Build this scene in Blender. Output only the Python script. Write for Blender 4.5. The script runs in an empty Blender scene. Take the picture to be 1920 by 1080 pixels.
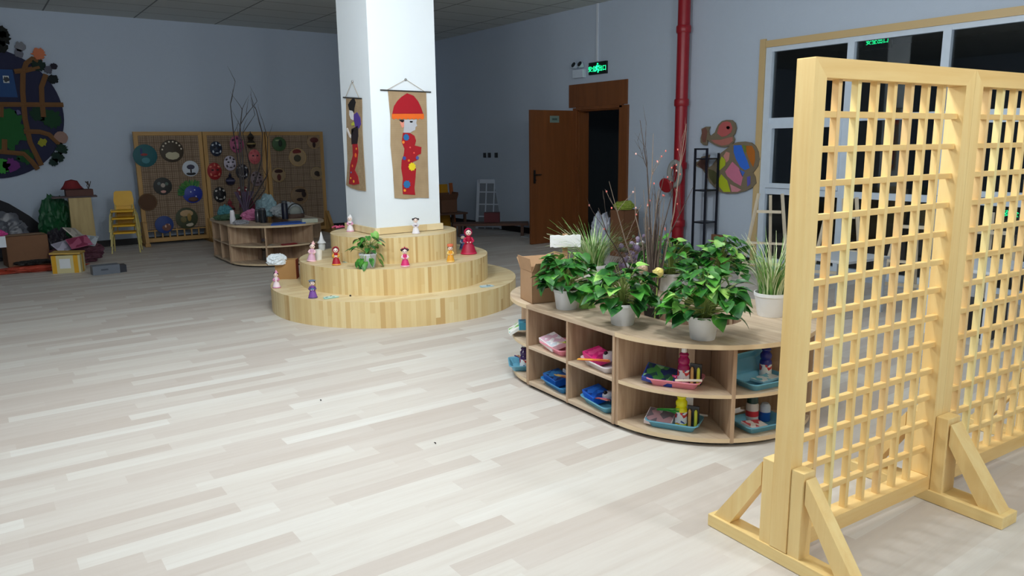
import bpy, bmesh, math, random
from mathutils import Vector, Matrix, Euler, noise
import numpy as np
random.seed(7)
S = bpy.context.scene
COL = S.collection
PI = math.pi
# ------------------------------------------------------------------ camera
F = 1405.0; PITCH, ROLL, YAW = [math.radians(a) for a in (10.85, 0.70, 35.8)]; EYE = 1.5
def cam_axes():
    cy, sy = math.cos(YAW), math.sin(YAW)
    f = Vector((sy*math.cos(PITCH), cy*math.cos(PITCH), -math.sin(PITCH)))
    r = Vector((cy, -sy, 0)); d = f.cross(r)
    c, s = math.cos(ROLL), math.sin(ROLL)
    return c*r+s*d, -s*r+c*d, f
AX = cam_axes()
cam = bpy.data.cameras.new('camera'); co = bpy.data.objects.new('camera', cam); COL.objects.link(co)
cam.sensor_width = 36; cam.lens = F/1920*36; cam.clip_start = .05; cam.clip_end = 60
mw = Matrix.Identity(4)
for i, v in enumerate((AX[0], -AX[1], -AX[2])):
    for j in range(3): mw[j][i] = v[j]
mw[2][3] = EYE; co.matrix_world = mw
S.camera = co
# points on known planes of the room (measured off the photograph)
def ray(x, y): return AX[0]*(x-960)+AX[1]*(y-540)+AX[2]*F
def pz(x, y, z=0.0): d = ray(x, y); t = (z-EYE)/d.z; return Vector((d.x*t, d.y*t, z))
def pX(x, y, X): d = ray(x, y); t = X/d.x; return Vector((X, d.y*t, EYE+d.z*t))
def pY(x, y, Y): d = ray(x, y); t = Y/d.y; return Vector((d.x*t, Y, EYE+d.z*t))
# ------------------------------------------------------------------ world, light, exposure
S.view_settings.view_transform = 'Standard'; S.view_settings.look = 'None'
S.view_settings.exposure = 0.0; S.view_settings.gamma = 1; S.view_settings.use_curve_mapping = False
w = bpy.data.worlds.new('night'); S.world = w; w.use_nodes = True
w.node_tree.nodes['Background'].inputs[0].default_value = (.25, .3, .4, 1)
w.node_tree.nodes['Background'].inputs[1].default_value = .006
CEIL = 3.48; BX = 7.70; BY = 13.20; LX = -5.0; FY = -5.0
LAMPS = [(2.0, 2.0, 84), (1.9, 4.4, 94), (.4, 3.7, 82), (5.2, 3.6, 22), (2.8, -.6, 96), (.2, -3.2, 44), (-3.0, -2.6, 38)]
LZ = 2.98; LW = 1.0
for i, (x, y, wt) in enumerate(LAMPS):   # bare suspended lamps: they throw light sideways too
    l = bpy.data.lights.new('lamp_light', 'POINT'); l.shadow_soft_size = .16
    l.energy = LW*wt; l.color = (.94, .98, 1.0)
    o = bpy.data.objects.new('lamp_light', l); COL.objects.link(o); o.location = (x, y, LZ-.24)
# ------------------------------------------------------------------ materials
def nt(name):
    m = bpy.data.materials.new(name); m.use_nodes = True
    return m, m.node_tree.nodes, m.node_tree.links, m.node_tree.nodes['Principled BSDF']
def c4(c): return (*c, 1)
def hexc(r, g, b):
    f = lambda v: ((v/255+.055)/1.055)**2.4 if v > 10 else v/255/12.92
    return (f(r), f(g), f(b))
MC = {}
def mat(r, g, b, rough=.6, metal=0., em=0., alpha=None, bump=0., bs=200., trans=0., spec=.5, var=.06):
    k = (r, g, b, rough, metal, em, alpha, bump, bs, trans, spec)
    if k in MC: return MC[k]
    m, N, L, P = nt('surface_%d_%d_%d' % (r, g, b)); c = hexc(r, g, b)
    tc = N.new('ShaderNodeTexCoord'); no = N.new('ShaderNodeTexNoise'); no.inputs['Scale'].default_value = 14; no.inputs['Detail'].default_value = 3
    L.new(tc.outputs['Object'], no.inputs['Vector'])
    mx = N.new('ShaderNodeMix'); mx.data_type = 'RGBA'
    mx.inputs[6].default_value = c4([v*(1-var) for v in c]); mx.inputs[7].default_value = c4([min(1, v*(1+var)) for v in c])
    L.new(no.outputs[0], mx.inputs[0]); L.new(mx.outputs[2], P.inputs['Base Color'])
    P.inputs['Roughness'].default_value = rough; P.inputs['Metallic'].default_value = metal
    P.inputs['Specular IOR Level'].default_value = spec
    if em: P.inputs['Emission Color'].default_value = c4(c); P.inputs['Emission Strength'].default_value = em
    if alpha is not None: P.inputs['Alpha'].default_value = alpha
    if trans: P.inputs['Transmission Weight'].default_value = trans
    if bump:
        n2 = N.new('ShaderNodeTexNoise'); n2.inputs['Scale'].default_value = bs; L.new(tc.outputs['Object'], n2.inputs['Vector'])
        bp = N.new('ShaderNodeBump'); bp.inputs['Strength'].default_value = bump; bp.inputs['Distance'].default_value = .01
        L.new(n2.outputs[0], bp.inputs['Height']); L.new(bp.outputs[0], P.inputs['Normal'])
    MC[k] = m; return m
def mnode(N, L, op, a, b=None):
    n = N.new('ShaderNodeMath'); n.operation = op
    for i, v in ((0, a), (1, b)):
        if v is None: continue
        if isinstance(v, (int, float)): n.inputs[i].default_value = v
        else: L.new(v, n.inputs[i])
    return n.outputs[0]
def ramp(N, L, fac, stops):
    r = N.new('ShaderNodeValToRGB'); e = r.color_ramp.elements
    while len(e) < len(stops): e.new(.5)
    for i, (p, c) in enumerate(stops): e[i].position = p; e[i].color = c4(c)
    L.new(fac, r.inputs[0]); return r.outputs[0]
def plank_mat(name, stops, wid, leng, rough=.45, mode='xy', R=1., grain=.25, gcol=(.45, .38, .3), gscale=(3, 60, 60), seam=.0):
    """strips: rows of width wid, each cut in boards of random offset. mode xy: rows run along x; ang: vertical strips round the z axis"""
    m, N, L, P = nt(name)
    tc = N.new('ShaderNodeTexCoord'); sp = N.new('ShaderNodeSeparateXYZ'); L.new(tc.outputs['Object'], sp.inputs[0])
    if mode == 'xy': u, v = sp.outputs[0], sp.outputs[1]
    else:
        a = mnode(N, L, 'ARCTAN2', sp.outputs[1], sp.outputs[0]); v = mnode(N, L, 'MULTIPLY', a, R); u = sp.outputs[2]
    row = mnode(N, L, 'FLOOR', mnode(N, L, 'DIVIDE', v, wid))
    wn = N.new('ShaderNodeTexWhiteNoise'); wn.noise_dimensions = '1D'; L.new(row, wn.inputs['W'])
    uu = mnode(N, L, 'ADD', mnode(N, L, 'DIVIDE', u, leng), mnode(N, L, 'MULTIPLY', wn.outputs[0], 7.3))
    cell = mnode(N, L, 'FLOOR', uu)
    cb = N.new('ShaderNodeCombineXYZ'); L.new(row, cb.inputs[0]); L.new(cell, cb.inputs[1])
    w2 = N.new('ShaderNodeTexWhiteNoise'); w2.noise_dimensions = '3D'; L.new(cb.outputs[0], w2.inputs['Vector'])
    base = ramp(N, L, w2.outputs[0], stops)
    mp = N.new('ShaderNodeMapping'); mp.inputs['Scale'].default_value = gscale
    L.new(tc.outputs['Object'], mp.inputs[0])
    gn = N.new('ShaderNodeTexNoise'); gn.noise_dimensions = '4D'; gn.inputs['Scale'].default_value = 1; gn.inputs['Detail'].default_value = 5; gn.inputs['Roughness'].default_value = .6
    L.new(mp.outputs[0], gn.inputs['Vector']); L.new(mnode(N, L, 'MULTIPLY', w2.outputs[0], 40.), gn.inputs['W'])
    gf = mnode(N, L, 'MULTIPLY', mnode(N, L, 'POWER', gn.outputs[0], 2.0), grain*2.4)
    mx = N.new('ShaderNodeMix'); mx.data_type = 'RGBA'; mx.clamp_factor = True
    L.new(gf, mx.inputs[0]); L.new(base, mx.inputs[6]); mx.inputs[7].default_value = c4(gcol)
    out = mx.outputs[2]
    if seam:
        fr = mnode(N, L, 'FRACT', mnode(N, L, 'DIVIDE', v, wid*3)); d = mnode(N, L, 'LESS_THAN', fr, seam)
        m2 = N.new('ShaderNodeMix'); m2.data_type = 'RGBA'; L.new(mnode(N, L, 'MULTIPLY', d, .35), m2.inputs[0]); L.new(out, m2.inputs[6]); m2.inputs[7].default_value = c4(gcol); out = m2.outputs[2]
    L.new(out, P.inputs['Base Color'])
    P.inputs['Roughness'].default_value = rough; P.inputs['Specular IOR Level'].default_value = .4
    return m
def wood(name, a, b, scale=(2, 2, 2), stretch=2, amount=14., rough=.5):
    """grain lines along axis stretch"""
    m, N, L, P = nt(name)
    tc = N.new('ShaderNodeTexCoord'); mp = N.new('ShaderNodeMapping'); sc = [amount]*3; sc[stretch] = amount*.07
    mp.inputs['Scale'].default_value = sc; L.new(tc.outputs['Object'], mp.inputs[0])
    oi = N.new('ShaderNodeObjectInfo')
    n = N.new('ShaderNodeTexNoise'); n.noise_dimensions = '4D'; n.inputs['Scale'].default_value = 1; n.inputs['Detail'].default_value = 6; n.inputs['Roughness'].default_value = .62
    n.inputs['Distortion'].default_value = .6
    L.new(mp.outputs[0], n.inputs['Vector']); L.new(mnode(N, L, 'MULTIPLY', oi.outputs['Random'], 30.), n.inputs['W'])
    L.new(ramp(N, L, n.outputs[0], [(.28, a), (.72, b)]), P.inputs['Base Color'])
    P.inputs['Roughness'].default_value = rough; P.inputs['Specular IOR Level'].default_value = .35
    return m
M_WALL = mat(190, 203, 220, .9, bump=.15, bs=90, var=.015, spec=.2)
M_WALLDIM = mat(150, 160, 175, .9, var=.02, spec=.2)
M_PILLAR = mat(240, 248, 255, .85, var=.01, spec=.2)
M_PINE = wood('pale_pine', hexc(238, 198, 128), hexc(251, 224, 160), amount=16)
M_PINEX = wood('pale_pine_along', hexc(230, 186, 116), hexc(246, 214, 148), stretch=0, amount=16)
M_PINEY = wood('pale_pine_across', hexc(238, 200, 128), hexc(250, 224, 160), stretch=1, amount=16)
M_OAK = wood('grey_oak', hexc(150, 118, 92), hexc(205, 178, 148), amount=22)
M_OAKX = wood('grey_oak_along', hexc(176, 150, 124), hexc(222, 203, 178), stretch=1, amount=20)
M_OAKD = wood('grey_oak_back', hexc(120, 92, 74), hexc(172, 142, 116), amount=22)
M_EDGE = mat(222, 198, 162, .5)
M_DOOR = wood('door_wood', hexc(108, 64, 34), hexc(132, 80, 44), amount=10, rough=.4)
M_TRIM = plank_mat('window_trim', [(0, hexc(190, 160, 110)), (1, hexc(222, 196, 146))], 10., .55, grain=.1)
M_FLOOR = plank_mat('floor_laminate', [(0, hexc(202, 192, 184)), (.3, hexc(209, 201, 194)), (.7, hexc(218, 213, 206)), (1, hexc(227, 225, 220))], .098, .74, rough=.52, grain=.30, gcol=hexc(184, 168, 156), gscale=(2.2, 34, 1), seam=.0)
M_STEP = plank_mat('step_side', [(0, hexc(206, 170, 112)), (.10, hexc(222, 192, 134)), (.5, hexc(232, 208, 152)), (1, hexc(242, 224, 174))], .036, 1.1, mode='ang', R=1.0, grain=.22, gcol=hexc(205, 165, 105), gscale=(50, 50, 4))
M_STEPT = plank_mat('step_top', [(0, hexc(226, 202, 154)), (.5, hexc(238, 218, 174)), (1, hexc(244, 228, 190))], .05, .5, grain=.16, gcol=hexc(215, 180, 125), gscale=(4, 40, 1))
M_CARD = mat(172, 136, 102, .85, var=.08); M_CARD2 = mat(150, 104, 68, .85, var=.1)
M_WHITE = mat(238, 240, 240, .5); M_POT = mat(236, 238, 240, .4)
M_BLACK = mat(22, 22, 26, .4); M_FRAMEW = mat(208, 222, 238, .4)
M_SKIN = mat(248, 224, 212, .5); M_DARK = mat(30, 22, 26, .5)
M_SOIL = mat(52, 38, 28, .95, bump=.6); M_RED = mat(150, 20, 34, .35)
def burlap(name, a, b, sc=220.):
    m, N, L, P = nt(name); tc = N.new('ShaderNodeTexCoord')
    w1 = N.new('ShaderNodeTexWave'); w1.bands_direction = 'X'; w1.inputs['Scale'].default_value = sc/6; w1.inputs['Distortion'].default_value = 1.5
    w2 = N.new('ShaderNodeTexWave'); w2.bands_direction = 'Z'; w2.inputs['Scale'].default_value = sc/6; w2.inputs['Distortion'].default_value = 1.5
    n = N.new('ShaderNodeTexNoise'); n.inputs['Scale'].default_value = 9
    for q in (w1, w2, n): L.new(tc.outputs['Object'], q.inputs['Vector'])
    s = mnode(N, L, 'MULTIPLY', mnode(N, L, 'ADD', mnode(N, L, 'ADD', w1.outputs[1], w2.outputs[1]), n.outputs[0]), .33)
    L.new(ramp(N, L, s, [(.25, a), (.75, b)]), P.inputs['Base Color']); P.inputs['Roughness'].default_value = .95
    return m
M_BURLAP = burlap('burlap', hexc(146, 122, 92), hexc(192, 168, 134))
M_MAT = burlap('woven_mat', hexc(116, 98, 82), hexc(160, 138, 116), 60.)
M_PINEDIM = wood('dimlit_pine', hexc(170, 130, 74), hexc(198, 158, 100)); M_PINEDIMX = wood('dimlit_pine_along', hexc(168, 128, 74), hexc(196, 156, 98), stretch=0); M_PINEDIMY = wood('dimlit_pine_across', hexc(168, 128, 74), hexc(196, 156, 98), stretch=1)  # pine darkened for the back screens: weak light there put into the colour
def leafmat(name, a, b, rough=.35):
    m, N, L, P = nt(name); tc = N.new('ShaderNodeTexCoord'); n = N.new('ShaderNodeTexNoise'); n.inputs['Scale'].default_value = 16
    L.new(tc.outputs['Object'], n.inputs['Vector']); L.new(ramp(N, L, n.outputs[0], [(.35, a), (.68, b)]), P.inputs['Base Color'])
    P.inputs['Roughness'].default_value = rough; P.inputs['Subsurface Weight'].default_value = 0
    return m
M_LEAF = leafmat('pothos_leaf', hexc(26, 92, 30), hexc(84, 156, 54)); M_LEAFD = leafmat('pothos_leaf_dark', hexc(22, 74, 32), hexc(62, 128, 50))
M_LEAFY = leafmat('pothos_leaf_new', hexc(110, 178, 70), hexc(168, 214, 110))
M_GRASS = leafmat('grass_leaf', hexc(70, 128, 52), hexc(150, 190, 104)); M_GRASSW = leafmat('grass_leaf_pale', hexc(190, 206, 150), hexc(226, 232, 190))
M_STEM = mat(150, 170, 90, .6); M_TWIG = mat(72, 58, 52, .85); M_TWIGL = mat(128, 112, 100, .85)
# ------------------------------------------------------------------ mesh builder
class MB:
    def __init__(s): s.v = []; s.f = []; s.m = []
    def add(s, vs, fs, mi=0, T=None):
        b = len(s.v); s.v += [tuple(T @ Vector(q)) if T else tuple(q) for q in vs]
        s.f += [[i+b for i in f] for f in fs]; s.m += [mi]*len(fs); return s
    def box(s, c, d, mi=0, T=None, taper=1.):
        x, y, z = [a/2 for a in d]; cx, cy, cz = c; t = taper
        vs = [(cx-x, cy-y, cz-z), (cx+x, cy-y, cz-z), (cx+x, cy+y, cz-z), (cx-x, cy+y, cz-z), (cx-x*t, cy-y*t, cz+z), (cx+x*t, cy-y*t, cz+z), (cx+x*t, cy+y*t, cz+z), (cx-x*t, cy+y*t, cz+z)]
        return s.add(vs, [(3, 2, 1, 0), (4, 5, 6, 7), (0, 1, 5, 4), (1, 2, 6, 5), (2, 3, 7, 6), (3, 0, 4, 7)], mi, T)
    def bar(s, a, b, wd, dp, mi=0, up=(0, 0, 1)):
        a = Vector(a); b = Vector(b); d = b-a; l = d.length; zc = d.normalized(); x = Vector(up).cross(zc)
        if x.length < 1e-4: x = Vector((1, 0, 0))
        x.normalize(); y = zc.cross(x); T = Matrix((x, y, zc)).transposed().to_4x4(); T.translation = a
        return s.box((0, 0, l/2), (wd, dp, l), mi, T)
    def prism(s, poly, z0, z1, mi=0, T=None, side=None):
        n = len(poly); ar = sum(poly[i][0]*poly[(i+1) % n][1]-poly[(i+1) % n][0]*poly[i][1] for i in range(n))
        if ar < 0: poly = poly[::-1]
        vs = [(x, y, z0) for x, y in poly]+[(x, y, z1) for x, y in poly]
        s.add(vs, [tuple(range(n-1, -1, -1)), tuple(range(n, 2*n))], mi, T)
        return s.add(vs, [(i, (i+1) % n, (i+1) % n+n, i+n) for i in range(n)], mi if side is None else side, T)
    def lathe(s, prof, c=(0, 0, 0), n=24, mi=0, T=None, sx=1, sy=1, cap=True):
        vs = []; fs = []; k = len(prof)
        for r, z in prof:
            for i in range(n): a = 2*PI*i/n; vs.append((c[0]+r*sx*math.cos(a), c[1]+r*sy*math.sin(a), c[2]+z))
        for j in range(k-1):
            for i in range(n): fs.append((j*n+i, j*n+(i+1) % n, (j+1)*n+(i+1) % n, (j+1)*n+i))
        if cap:
            if prof[0][0] > 1e-6: fs.append(tuple(range(n-1, -1, -1)))
            if prof[-1][0] > 1e-6: fs.append(tuple(range((k-1)*n, k*n)))
        return s.add(vs, fs, mi, T)
    def ell(s, c, r, n=14, mi=0, T=None, t0=0., t1=1.):
        if isinstance(r, (int, float)): r = (r, r, r)
        k = max(5, n//2); prof = []
        for j in range(k+1):
            a = PI*(t0+(t1-t0)*j/k); prof.append((max(math.sin(a), 1e-4)*r[0], -math.cos(a)*r[2]))
        return s.lathe(prof, c, n, mi, T, 1, r[1]/r[0], cap=True)
    def tube(s, pts, r, n=6, mi=0, T=None):
        pts = [Vector(p) for p in pts]; k = len(pts); vs = []; fs = []
        rs = r if isinstance(r, (list, tuple)) else [r]*k
        up = Vector((0, 0, 1)); prev = None
        for i, p in enumerate(pts):
            d = (pts[min(i+1, k-1)]-pts[max(i-1, 0)]).normalized()
            x = prev-d*prev.dot(d) if prev is not None else d.cross(up)
            if x.length < 1e-4: x = d.cross(Vector((1, 0, 0)))
            x.normalize(); prev = x; y = d.cross(x)
            for q in range(n): a = 2*PI*q/n; vs.append(p+(x*math.cos(a)+y*math.sin(a))*rs[i])
        for i in range(k-1):
            for q in range(n): fs.append((i*n+q, i*n+(q+1) % n, (i+1)*n+(q+1) % n, (i+1)*n+q))
        fs.append(tuple(range(n-1, -1, -1))); fs.append(tuple(range((k-1)*n, k*n)))
        return s.add(vs, fs, mi, T)
    def build(s, name, mats, parent=None, smooth=35, loc=None, bevel=0):
        me = bpy.data.meshes.new(name); me.from_pydata(s.v, [], s.f)
        if not isinstance(mats, (list, tuple)): mats = [mats]
        for q in mats: me.materials.append(q)
        me.polygons.foreach_set('material_index', s.m); me.update()
        bm = bmesh.new(); bm.from_mesh(me); bmesh.ops.recalc_face_normals(bm, faces=bm.faces); bm.to_mesh(me); bm.free()
        if smooth: me.shade_smooth(); me.set_sharp_from_angle(angle=math.radians(smooth))
        o = bpy.data.objects.new(name, me); COL.objects.link(o)
        if parent: o.parent = parent
        if loc is not None: o.location = loc
        if bevel:
            b = o.modifiers.new('bevel', 'BEVEL'); b.width = bevel; b.segments = 2; b.limit_method = 'ANGLE'; b.angle_limit = .7
        return o
def thing(name, label, cat, loc=(0, 0, 0), rz=0, group=None):
    o = bpy.data.objects.new(name, None); COL.objects.link(o); o.location = loc; o.rotation_euler = (0, 0, rz); o.empty_display_size = .1
    o['label'] = label; o['category'] = cat
    if group: o['group'] = group
    return o
def tag(o, label, cat, group=None):
    o['label'] = label; o['category'] = cat
    if group: o['group'] = group
    return o
def structure(o): o['kind'] = 'structure'; return o
KIDS = {}
def dup(root, loc, rz, label=None):
    r = root.copy(); COL.objects.link(r); r.location = loc; r.rotation_euler = (0, 0, rz)
    if label: r['label'] = label
    allo = list(COL.objects)
    for ch in [q for q in allo if q.parent == root]:
        c = ch.copy(); COL.objects.link(c); c.parent = r
        for g in [q for q in allo if q.parent == ch]:
            d = g.copy(); COL.objects.link(d); d.parent = c
    return r
def center(o_mb, c):  # shift builder geometry so that local origin is at c
    o_mb.v = [(x-c[0], y-c[1], z-c[2]) for x, y, z in o_mb.v]; return o_mb
# ================================================================== ROOM
def rbox(name, x0, x1, y0, y1, z0, z1, m): return structure(MB().box(((x0+x1)/2, (y0+y1)/2, (z0+z1)/2), (x1-x0, y1-y0, z1-z0)).build(name, m, smooth=0))
rbox('floor', LX, BX, FY, BY, -.1, 0, M_FLOOR)
# ceiling of suspended tiles
mC, N, L, P = nt('ceiling_tiles'); tc = N.new('ShaderNodeTexCoord'); sp = N.new('ShaderNodeSeparateXYZ'); L.new(tc.outputs['Object'], sp.inputs[0])
gx = mnode(N, L, 'LESS_THAN', mnode(N, L, 'FRACT', mnode(N, L, 'DIVIDE', sp.outputs[0], 1.2)), .018)
gy = mnode(N, L, 'LESS_THAN', mnode(N, L, 'FRACT', mnode(N, L, 'DIVIDE', sp.outputs[1], .6)), .03)
g = mnode(N, L, 'MAXIMUM', gx, gy)
mx = N.new('ShaderNodeMix'); mx.data_type = 'RGBA'; L.new(g, mx.inputs[0]); mx.inputs[6].default_value = c4(hexc(205, 210, 208)); mx.inputs[7].default_value = c4(hexc(120, 122, 122))
L.new(mx.outputs[2], P.inputs['Base Color']); P.inputs['Roughness'].default_value = .9
ceil = rbox('ceiling', LX, BX, FY, BY, CEIL, CEIL+.1, mC)
rbox('wall_back', LX, BX+.2, BY, BY+.2, 0, CEIL, M_WALL)
rbox('wall_left', LX-.2, LX, FY, BY, 0, CEIL, M_WALL)
rbox('wall_front', LX, BX, FY-.2, FY, 0, CEIL, M_WALL)
# right wall with door opening and window opening
WY0, WY1, WZ1 = -1.2, 5.62, 2.60
DY0, DY1, DZ = 7.97, 8.90, 2.0
wr = MB()
def wseg(y0, y1, z0, z1): wr.box((BX+.1, (y0+y1)/2, (z0+z1)/2), (.2, y1-y0, z1-z0))
wseg(DY1, BY, 0, CEIL); wseg(DY0, DY1, DZ, CEIL); wseg(WY1, DY0, 0, CEIL); wseg(WY0, WY1, WZ1, CEIL); wseg(FY, WY0, 0, CEIL); wseg(WY0, WY1, 0, .06)
structure(wr.build('wall_right', M_WALL, smooth=0))
M_BASE = mat(14, 14, 17, .5)
rbox('baseboard_back', LX, BX, BY-.012, BY, 0, .10, M_BASE)
b = MB()
for y0, y1 in ((9.1, BY), (5.66, 7.8)): b.box((BX-.006, (y0+y1)/2, .05), (.012, y1-y0, .1))
structure(b.build('baseboard_right', M_BASE, smooth=0))
# rooms beyond the glass and the door
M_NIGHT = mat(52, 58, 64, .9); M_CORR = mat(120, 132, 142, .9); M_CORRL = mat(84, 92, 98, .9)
rbox('floor_beyond', BX+.2, 11.5, -2, 10.5, -.1, 0, mat(70, 66, 64, .6))
rbox('ceiling_beyond', BX+.2, 11.5, -2, 10.5, 2.9, 3.0, M_NIGHT)
rbox('wall_beyond', 11.5, 11.6, -2, 10.5, 0, 3.0, M_NIGHT)
rbox('wall_beyond', BX+.2, 11.5, 7.0, 7.1, 0, 3.0, M_NIGHT)
rbox('wall_corridor', 10.2, 10.3, 7.1, 10.5, 1.15, 2.9, M_CORR)
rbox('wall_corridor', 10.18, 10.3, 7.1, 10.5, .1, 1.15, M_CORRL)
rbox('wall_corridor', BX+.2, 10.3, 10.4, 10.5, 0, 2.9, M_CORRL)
cl = bpy.data.lights.new('corridor_fill_light', 'POINT'); cl.energy = 3.5; cl.shadow_soft_size = .1; cl.color = (.8, .9, 1.); clo = bpy.data.objects.new('corridor_fill_light', cl); COL.objects.link(clo); clo.location = (9.2, 7.6, 2.55)  # added unseen fill lamp, lifts the corridor out of black
# window: pine casing, white frame, panes
t = MB()
t.box((BX-.01, WY1, (WZ1+.06)/2), (.03, .075, WZ1+.06)); t.box((BX-.01, (WY0+WY1)/2-.02, WZ1), (.028, WY1-WY0-.04, .075))
structure(t.build('trim_1', M_TRIM, smooth=0))
wf = MB(); X = BX+.03
def wb(y0, y1, z0, z1, x=X, dx=.06): wf.box((x, (y0+y1)/2, (z0+z1)/2), (dx, y1-y0, z1-z0))
ycols = [5.50, 4.54, 3.58, 2.62, 1.66, .70, -.26]
wb(5.50, 5.58, .07, 2.56, X-.004, .064); wb(WY0, 5.585, 2.51, 2.565); wb(WY0, 5.585, .06, .12)
for y in ycols[1:]: wb(y-.038, y+.038, .07, 2.53, X-.004, .064)
wb(WY0, 5.578, 1.70, 1.765, X, .05); wb(WY0, 5.578, .885, .955, X, .05)
for i, y in enumerate(ycols[:-1]):   # opening sashes in the middle row
    if i % 2 == 0:
        a, c = ycols[i+1]+.038, y-.0
        for s0, s1, z0, z1 in ((a, a+.055, .96, 1.70), (c-.055, c, .96, 1.70), (a+.055, c-.055, .96, 1.015), (a+.055, c-.055, 1.645, 1.70)): wb(s0, s1, z0, z1, X-.015, .06)
structure(wf.build('window_1', M_FRAMEW, smooth=0))
mG = bpy.data.materials.new('window_glass'); mG.use_nodes = True; N = mG.node_tree.nodes; L = mG.node_tree.links; N.clear()
tr = N.new('ShaderNodeBsdfTransparent'); gl = N.new('ShaderNodeBsdfGlossy'); gl.inputs['Roughness'].default_value = .02; fr = N.new('ShaderNodeFresnel'); fr.inputs[0].default_value = 1.5
tr.inputs[0].default_value = (.8, .84, .86, 1); ms = N.new('ShaderNodeMixShader'); ou = N.new('ShaderNodeOutputMaterial')
L.new(fr.outputs[0], ms.inputs[0]); L.new(tr.outputs[0], ms.inputs[1]); L.new(gl.outputs[0], ms.inputs[2]); L.new(ms.outputs[0], ou.inputs[0])
structure(MB().box((BX+.04, (WY0+WY1)/2, 1.31), (.008, WY1-WY0, 2.5)).build('window_2', mG, smooth=0))
# door: casing, header panel, open leaf
d = MB()
d.box((BX-.012, 7.885, 1.0), (.05, .17, 2.06)); d.box((BX-.012, 8.94, 1.0), (.05, .08, 2.06)); d.box((BX-.012, 8.41, 2.02), (.05, 1.0, .05))
d.box((BX+.1, DY0-.0+.012, 1.0), (.2, .025, 2.0)); d.box((BX+.1, DY1-.012, 1.0), (.2, .025, 2.0)); d.box((BX+.1, (DY0+DY1)/2, 1.99), (.2, DY1-DY0, .025))
dr = structure(d.build('trim_2', M_DOOR, smooth=0, bevel=.003))
structure(MB().box((BX-.008, (7.83+9.09)/2, 2.21), (.03, 1.26, .34)).build('trim_3', M_DOOR, smooth=0, bevel=.003))
ds = structure(MB().box((7.27, 8.99, 1.0), (.86, .042, 1.99)).build('door_1', M_DOOR, smooth=0, bevel=.003))
h = MB(); h.box((6.905, 8.962, 1.02), (.035, .012, .2)); h.tube([(6.905, 8.955, 1.05), (6.905, 8.91, 1.05), (6.99, 8.905, 1.05)], .009, 8); h.tube([(6.905, 8.955, .97), (6.905, 8.935, .97)], .012, 10)
h.build('door_handle', mat(60, 58, 56, .3, .8), ds)
pl = MB(); p0 = pY(1031, 217, 8.968); p1 = pY(1048, 230, 8.968); pl.box(((p0.x+p1.x)/2, 8.966, (p0.z+p1.z)/2), (p1.x-p0.x, .006, p0.z-p1.z)); pl.box(((p0.x+p1.x)/2, 8.962, (p0.z+p1.z)/2), ((p1.x-p0.x)*.55, .004, .03), 1)
pl.build('door_plate', [mat(120, 140, 132, .4), mat(70, 90, 86, .4)], ds)
# pillar
PXc = (3.03, 3.71, 6.33, 6.98)
rbox('pillar', PXc[0], PXc[1], PXc[2], PXc[3], .69, CEIL, M_PILLAR)
sk = MB(); a, b_, c_, d_ = PXc; e = .022
for cx, cy, sx, sy in (((a+b_)/2, c_-e/2, b_-a+2*e, e), ((a+b_)/2, d_+e/2, b_-a+2*e, e), (a-e/2, (c_+d_)/2, e, d_-c_), (b_+e/2, (c_+d_)/2, e, d_-c_)): sk.box((cx, cy, .725), (sx, sy, .06))
structure(sk.build('baseboard_pillar', M_STEPT, smooth=0, bevel=.002))
# red standpipe and conduit
pc = pX(1282, 0, 7.56); PYp = pX(1281, 20, 7.56).y
pipe = thing('fire_pipe', 'tall red fire pipe running floor to ceiling on the right wall', 'pipe', (7.58, PYp, 0))
MB().lathe([(.078, .0), (.078, CEIL)], n=24).build('pipe_run', M_RED, pipe)
for z in (.45, 1.2, 2.0, 2.9): MB().lathe([(.088, -.045), (.094, -.03), (.094, .03), (.088, .045)], (0, 0, z), n=24).build('pipe_coupling', M_RED, pipe)
v = MB(); v.tube([(-.0, 0, .95), (-.16, .06, .95)], .05, 14); v.lathe([(.09, -.02), (.1, 0), (.09, .02)], n=18, T=Matrix.Translation((-.18, .07, .95)) @ Matrix.Rotation(1.3, 4, 'Y')); v.build('hydrant_valve', M_RED, pipe)
hc = MB(); q = [(-.09+.0*math.cos(a), .0+.09*math.sin(a), 1.10+.15*math.cos(a)) for a in [i*2*PI/16 for i in range(17)]]; hc.tube(q, .035, 8); hc.build('rolled_hose', mat(150, 152, 150, .8), pipe)
cd = MB().box((BX-.012, pX(1121, 90, BX).y, (2.68+CEIL)/2), (.022, .03, CEIL-2.68)).build('cable_conduit', mat(214, 222, 232, .6)); tag(cd, 'thin white cable conduit running from ceiling down to the exit sign', 'conduit')
# exit sign with lettering
y0 = pX(1107, 130, BX).y; y1 = pX(1140, 130, BX).y; zt = 2.665; zb = 2.49; yc = (y0+y1)/2; wS = y0-y1
ex = thing('exit_sign', 'green glowing exit sign in black case on wall above the door', 'sign', (BX-.02, yc, (zt+zb)/2))
MB().box((0, 0, 0), (.035, wS, zt-zb)).build('sign_case', mat(12, 20, 16, .3), ex, bevel=.003)
def text_mesh(name, s, size, m, parent, T):
    cu = bpy.data.curves.new(name, 'FONT'); cu.body = s; cu.size = size; cu.align_x = 'CENTER'; cu.align_y = 'CENTER'; cu.extrude = .001
    to = bpy.data.objects.new(name+'_src', cu); COL.objects.link(to)
    dg = bpy.context.evaluated_depsgraph_get(); me = bpy.data.meshes.new_from_object(to.evaluated_get(dg)); bpy.data.objects.remove(to)
    me.transform(T); me.materials.clear(); me.materials.append(m); o = bpy.data.objects.new(name, me); COL.objects.link(o); o.parent = parent; return o
M_EXIT = mat(30, 255, 150, .4, em=2.2)
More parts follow.
